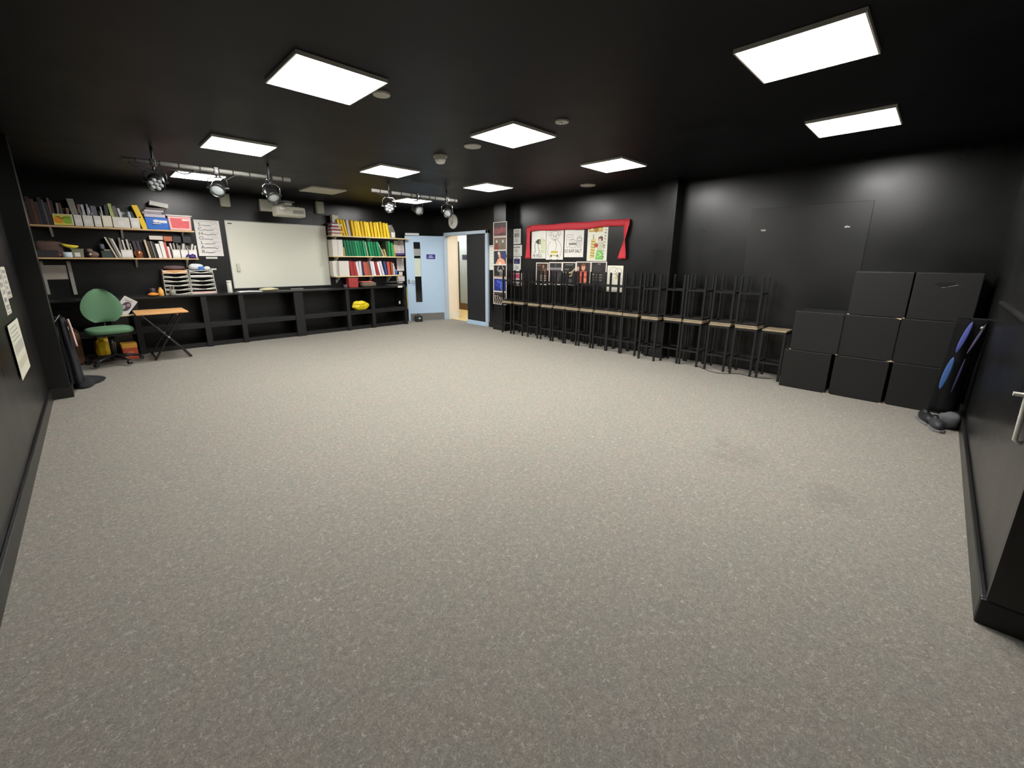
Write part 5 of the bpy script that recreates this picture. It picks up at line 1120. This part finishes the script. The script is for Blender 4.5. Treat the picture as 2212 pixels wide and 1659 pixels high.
# five theatre posters
tp_ = [(1158.5, 567, 1183.5, 616), (1186.5, 566, 1213.5, 616), (1215, 566, 1243, 616.5), (1245, 565, 1275, 617), (1277, 565, 1308.5, 617)]
tl_ = ['brown theatre poster with a standing figure, leftmost of the dark posters', 'grey theatre poster with a pale band, second of the dark posters', 'black theatre poster with an outstretched arm, third of the dark posters', 'theatre poster of a figure in red with crossed arms, fourth of the dark posters', 'almost black theatre poster, rightmost of the dark posters']
for i, q in enumerate(tp_):
    sh, lo = sheetB(q, (224, 216, 204)); rd = random.Random(40+i)
    sh.rect(-0.44, 0.44, -0.46, 0.46, [(58, 42, 34), (44, 42, 44), (30, 32, 32), (56, 40, 36), (36, 34, 34)][i])
    if i == 0:
        sh.poly([(-0.05, -0.1), (0.3, -0.1), (0.2, 0.26), (0.06, 0.3)], (96, 66, 50)); sh.ell(0.1, 0.32, 0.07, 0.08, (150, 116, 92)); sh.line([(0.16, 0.1), (0.36, 0.24)], (140, 104, 80), 0.02); sh.rect(-0.38, -0.1, 0.36, 0.39, (120, 100, 84))
        for k in range(3): sh.rect(-0.34, 0.34, -0.12-0.1*k, -0.07-0.1*k, (164, 148, 130))
    elif i == 1:
        sh.rect(-0.44, 0.44, 0.16, 0.26, (128, 124, 126)); sh.line([(0, 0.42), (0, 0.3)], (120, 116, 118), 0.012)
        for k in range(7): sh.ell(-0.36+0.12*k, -0.02+rd.uniform(-0.12, 0.06), 0.05, 0.14, (78+rd.randint(-14, 22), 72, 76), 8)
        sh.lines(0.0, 0.36, -0.4, -0.2, 4, (110, 106, 106), 0.01)
    elif i == 2:
        sh.rect(-0.26, 0.3, 0.36, 0.4, (120, 120, 112)); sh.line([(-0.42, 0.06), (0.1, 0.04), (0.26, 0.1), (0.42, 0.22)], (196, 176, 140), 0.022); sh.line([(0.24, 0.06), (0.2, -0.08), (0.05, -0.12)], (186, 164, 130), 0.018); sh.rect(-0.3, 0.0, 0.16, 0.21, (110, 112, 104)); sh.lines(-0.1, 0.3, -0.42, -0.26, 4, (120, 118, 112), 0.012)
    elif i == 3:
        sh.ell(-0.36, 0.2, 0.08, 0.1, (196, 160, 140)); sh.ell(0.0, 0.26, 0.13, 0.14, (206, 150, 116)); sh.ell(0.0, 0.36, 0.12, 0.06, (120, 76, 50)); sh.poly([(-0.3, -0.02), (-0.16, 0.1), (0.18, 0.1), (0.34, -0.02), (0.3, -0.12), (0.22, -0.4), (-0.2, -0.4), (-0.26, -0.12)], (196, 84, 70)); sh.line([(-0.28, -0.06), (0.3, -0.04)], (220, 116, 92), 0.03); sh.rect(-0.05, 0.24, -0.36, -0.2, (232, 140, 90)); sh.lines(-0.36, 0.3, -0.44, -0.4, 2, (190, 176, 150), 0.01)
    else:
        sh.ell(-0.1, 0.2, 0.26, 0.2, (52, 48, 46)); sh.rect(-0.06, 0.12, 0.38, 0.42, (130, 126, 122))
        for k in range(3): sh.rect(-0.34, 0.3, -0.08-0.11*k, -0.04-0.11*k, (130, 120, 110))
        sh.ell(-0.3, -0.04, 0.04, 0.03, (200, 196, 190), 8)
    hang('theatre_poster', sh, tl_[i], 'poster', lo, RB, 'dark theatre posters')
sh, lo = sheetB((1313, 573.5, 1343, 632), (224, 222, 204))
sh.ring(-0.1, 0.3, 0.26, 0.13, INK, 0.006); sh.ring(0.2, 0.26, 0.22, 0.14, INK, 0.006); sh.ell(-0.16, 0.32, 0.02, 0.016, INK, 8); sh.ell(0.02, 0.28, 0.02, 0.016, INK, 8); sh.line([(0.05, 0.2), (0.12, 0.08), (0.06, 0.0)], INK, 0.008); sh.line([(0.1, 0.24), (0.18, 0.1), (0.14, 0.0)], (140, 130, 70), 0.012)
sh.poly([(-0.06, 0.0), (0.16, 0.02), (0.12, 0.12), (0.02, 0.1)], (206, 200, 150)); sh.rect(-0.36, 0.3, -0.44, -0.4, (200, 200, 206))
hang('drawing', sh, 'pencil drawing of a long nosed animal behind the upturned stool legs', 'drawing', lo, RB)
# hooks on the right wall
for i, (u, v) in enumerate(((1649, 498), (1830, 490))):
    p = at(u, v, x=XB-0.01); t = thing('wall_hook', ['small white double hook on the right wall left of the boxes', 'small white hook on the right wall above the stacked boxes'][i], 'hook', (XB-0.001, p.y, p.z), RB, 'small wall hooks')
    obj('plate', G().box(-0.024, 0.024, -0.006, 0, -0.007, 0.007), WHITEP, t)
    for sx in ((-0.016, 0.016) if i == 0 else (0.0,)): obj('peg', G().tube([(sx, -0.006, 0), (sx, -0.03, 0), (sx, -0.036, 0.012)], 0.005, 6), WHITEP, t)

# ------------------------------------------------------------------ stools
SH_ = 0.618; LEG = 0.0125
def make_stool():
    t = thing('stool', 'x', 'stool', (0, 0, 0), 0)
    a = 0.1225; h_ = 0.134
    obj('seat', G().box(-h_, h_, -h_, h_, SH_-0.0, SH_+0.022), STOOLW, t, bevel=0.005)
    for sx in (-1, 1):
        for sy in (-1, 1):
            obj('leg', G().box(sx*a-LEG, sx*a+LEG, sy*a-LEG, sy*a+LEG, 0.0, SH_-0.012), METALK, t)
    g = G(); c = SH_-0.026
    for s_ in (-1, 1): g.box(-a, a, s_*a-0.0115, s_*a+0.0115, c, SH_-0.001); g.box(s_*a-0.0115, s_*a+0.0115, -a, a, c, SH_-0.001)
    obj('seat_frame', g, METALK, t)
    for s_ in (-1, 1):
        obj('stretcher', G().box(-a, a, s_*a-0.009, s_*a+0.009, 0.20, 0.224), METALK, t)
        obj('stretcher', G().box(s_*a-0.009, s_*a+0.009, -a, a, 0.20, 0.224), METALK, t)
    return t
proto = make_stool(); used = [False]
ST = [(6.214, 5.97), (5.882, 5.643), (5.495, 5.251), (5.151, 4.925), (4.861, 4.619), (4.568, 4.336), (4.274, 4.029), (3.977, 3.734), (3.71, 3.46), (3.44, 3.19), (3.055, 2.812), (2.754, 2.51), (2.468, 2.231), (2.104, 1.867), (1.773, 1.533), (1.454, 1.21)]
rd = random.Random(12)
for i, (ya, yb) in enumerate(ST):
    x = 5.99+0.1225-0.0125 if i != 10 else 5.89+0.11
    if i == 10: x = 5.985
    yc = (ya+yb)/2; rz = rd.uniform(-0.02, 0.02)
    lab = 'upright black legged stool on the carpet by the right wall, %s from the doorway pier' % ORD[i]
    if i == 15: lab = 'upright stool with a bare wooden seat, next to the stacked black boxes'
    if not used[0]:
        used[0] = True; o = place(proto, (x, yc, 0), rz); tag(o, lab, group='upright stools along the right wall')
    else: o = dup(proto, (x, yc, 0), rz, lab, 'upright stools along the right wall')
    if i < 15:
        jx, jy = rd.uniform(0.0, 0.03), rd.uniform(-0.012, 0.012)
        u_ = dup(proto, (x+jx, yc+jy, 2*SH_+0.045), None, 'stool turned upside down on another, %s from the doorway pier' % ORD[i], 'upturned stools along the right wall')
        u_.rotation_euler = (PI, 0, rd.uniform(-0.03, 0.03))
cable([(6.05, 2.25, 0.006), (5.93, 2.1, 0.006), (5.86, 1.98, 0.006), (5.84, 1.88, 0.006), (5.9, 1.78, 0.006), (6.0, 1.66, 0.006), (5.96, 1.45, 0.006), (6.05, 1.3, 0.006)], 'thin black cable on the carpet under the last stools', 0.004)

# ------------------------------------------------------------------ stacked black boxes
BX = 0.455
def black_box(y, zi, label, jx=0.0, chips=(), tear=False, rz=0.0, chip=(0.024, 0.011)):
    t = thing('black_box', label, 'box', (5.82+jx+BX/2, y, zi*0.4575), RB+rz, 'stacked black stage boxes')
    h_ = BX/2
    obj('shell', G().box(-h_, h_, -h_, h_, 0.001, 0.4565), BOXK, t, bevel=0.006)
    for (sx, top) in chips:
        z0 = 0.4565 if top else 0.001; s = -1 if top else 1
        g = G(); X = sx*h_*1.004; Y = -h_*1.004
        L1, L2 = chip
        g.add([(X, Y, z0), (X-sx*L1, Y, z0), (X, Y, z0+s*L2), (X, Y+0.02, z0)], [(0,1,2), (0,2,3), (0,3,1)])
        obj('chipped_corner', g, CHIPW, t)
    if tear:
        obj('handle_hole', G().prism([(-0.09, 0.36), (0.05, 0.37), (0.06, 0.35), (0.0, 0.325), (-0.05, 0.33)], -h_-0.004, -h_-0.001), mat('hole_black', (6, 6, 6), 0.9), t)
        obj('scratch', G().prism([(-0.03, 0.315), (0.075, 0.345), (0.076, 0.349), (-0.03, 0.319)], -h_-0.003, -h_-0.001), GREYP, t)
    return t
black_box(0.935, 0, 'black stage box on the carpet beside the last stool', -0.01, [(1, False)], rz=0.01)
black_box(0.445, 0, 'black stage box on the carpet in the middle column of the stack', 0, [(-1, False), (1, False)], rz=-0.01)
black_box(-0.035, 0, 'black stage box on the carpet next to the near right wall', 0.01, [(-1, False)])
black_box(0.885, 1, 'topmost box of the short left column of black boxes', -0.005, [(-1, False), (1, False)], rz=-0.012)
black_box(0.437, 1, 'middle box of the middle column of black boxes', 0.004, [(1, False), (1, True)], chip=(0.045, 0.016))
black_box(-0.02, 1, 'middle box of the right column of black boxes', 0.01, [(-1, False)])
black_box(0.418, 2, 'topmost box of the middle column of black boxes', 0.01, [(1, False), (-1, False)], rz=0.01)
black_box(-0.05, 2, 'topmost box of the right column of black boxes, with a torn hand hole', 0.012, [(1, False)], True)

# ------------------------------------------------------------------ hanging jacket, shoes, handle on the near right wall
jk = thing('jacket', 'black jacket with bright blue panels hanging at the end of the boxes', 'jacket', (5.45, -0.22, 0.0), 0)
def jf(a, b_):
    t = b_; th = a*2*PI; fold = 1+0.12*math.sin(4*th+3*t)+0.06*math.sin(7*th)
    wv = 0.115*(1-0.55*max(0, (t-0.7)/0.3)**1.5); zz = 0.13+0.86*t
    return (math.cos(th)*wv*fold*0.85, math.sin(th)*0.085*fold-0.045*t, zz)
obj('body', G().grid(jf, 30, 16), mat('black_nylon', (9, 9, 10), 0.85, spec=0.15), jk, smooth=True, solid=0.005)
def strip(x0, y0, z0, x1, y1, z1, wd, m, nm):
    def f(a, b_):
        k = math.sin(PI*b_)**0.5
        return (x0+(x1-x0)*b_-0.012*k, y0+(y1-y0)*b_+(a-0.5)*wd*k, z0+(z1-z0)*b_)
    obj(nm, G().grid(f, 4, 12), m, jk, smooth=True, solid=0.004)
BL = mat('blue_nylon', (72, 80, 150), 0.5, var=0.1); BL2 = mat('mid_blue_nylon', (58, 92, 150), 0.5, var=0.1); PUR = mat('dull_purple', (70, 64, 92), 0.6)
strip(-0.105, -0.035, 0.98, -0.125, 0.015, 0.70, 0.034, BL, 'sleeve_panel')
strip(-0.12, 0.02, 0.66, -0.13, 0.055, 0.36, 0.042, BL2, 'side_panel')
strip(-0.10, -0.115, 0.97, -0.13, -0.05, 0.70, 0.016, PUR, 'strap')
strip(-0.125, -0.05, 0.66, -0.13, -0.02, 0.34, 0.012, mat('deep_purple', (46, 40, 80), 0.6), 'trim')
obj('buckle', G().blob((-0.115, -0.10, 0.93), (0.02, 0.03, 0.03)), STEEL, jk, smooth=True)
obj('hanger_peg', G().cyl((0, -0.15, 0.99), (0, -0.03, 0.99), 0.01), METALK, jk)
def shoe(loc, rz, label, m):
    t = thing('shoe', label, 'shoe', loc, rz, 'shoes under the hanging jacket')
    obj('sole', G().prism([(-0.125, -0.035), (-0.1, -0.045), (0.06, -0.05), (0.12, -0.035), (0.135, 0), (0.12, 0.035), (0.06, 0.045), (-0.1, 0.04), (-0.125, 0.03)], 0.0, 0.022, 'XY'), mat('shoe_sole', (110, 108, 108), 0.7), t)
    obj('upper', G().blob((-0.01, 0, 0.05), (0.25, 0.085, 0.09), 16, 10, 0.8, 0.02, 3), m, t, smooth=True); obj('tongue', G().blob((-0.06, 0, 0.085), (0.10, 0.06, 0.06)), PLASTK, t, smooth=True)
shoe((5.42, -0.135, 0.001), PI+0.3, 'black shoe on the carpet nearest the boxes', mat('black_leather', (30, 30, 32), 0.5))
shoe((5.27, -0.20, 0.001), PI+0.2, 'grey black shoe on the carpet in front of the other one', mat('grey_black', (50, 50, 54), 0.6))
crumple_bag('soft_bag', (5.42, -0.275, 0.001), (0.26, 0.14, 0.16), mat('grey_bag', (78, 78, 80), 0.7), 'small grey cloth bag on the carpet in the right corner', 'bag', 51, noise=0.07)
hd = thing('pull_handle', 'white painted pull handle on the near right wall', 'handle', (2.80, YD, 0.70), RD)
obj('bar', G().tube([(0, 0, 0.0), (0, -0.018, 0.01), (0, -0.022, 0.2), (0, -0.018, 0.37), (0, 0, 0.385)], 0.009, 10), WHITEP, hd, smooth=True)
obj('mount', G().cyl((0, 0, 0.215), (0, -0.062, 0.215), 0.009, n=12), WHITEP, hd)

# yellow bag on the bench shelf
crumple_bag('yellow_bag', (4.06, 8.68, 0.405), (0.36, 0.15, 0.19), mat('yellow_plastic', (222, 198, 20), 0.35, var=0.25, scale=14), 'crumpled bright yellow plastic bag on the bench shelf under the red boxes', 'bag', 61, noise=0.08, e=0.9, jit=0.13)
o = one('socket', G().box(-0.02, 0.02, -0.012, 0, -0.035, 0.035), OFFW, 'small pale switch on the inside of the bench end', 'switch', bevel=0.004); o.location = (5.05, 8.72, 0.50)

bpy.context.view_layer.update()
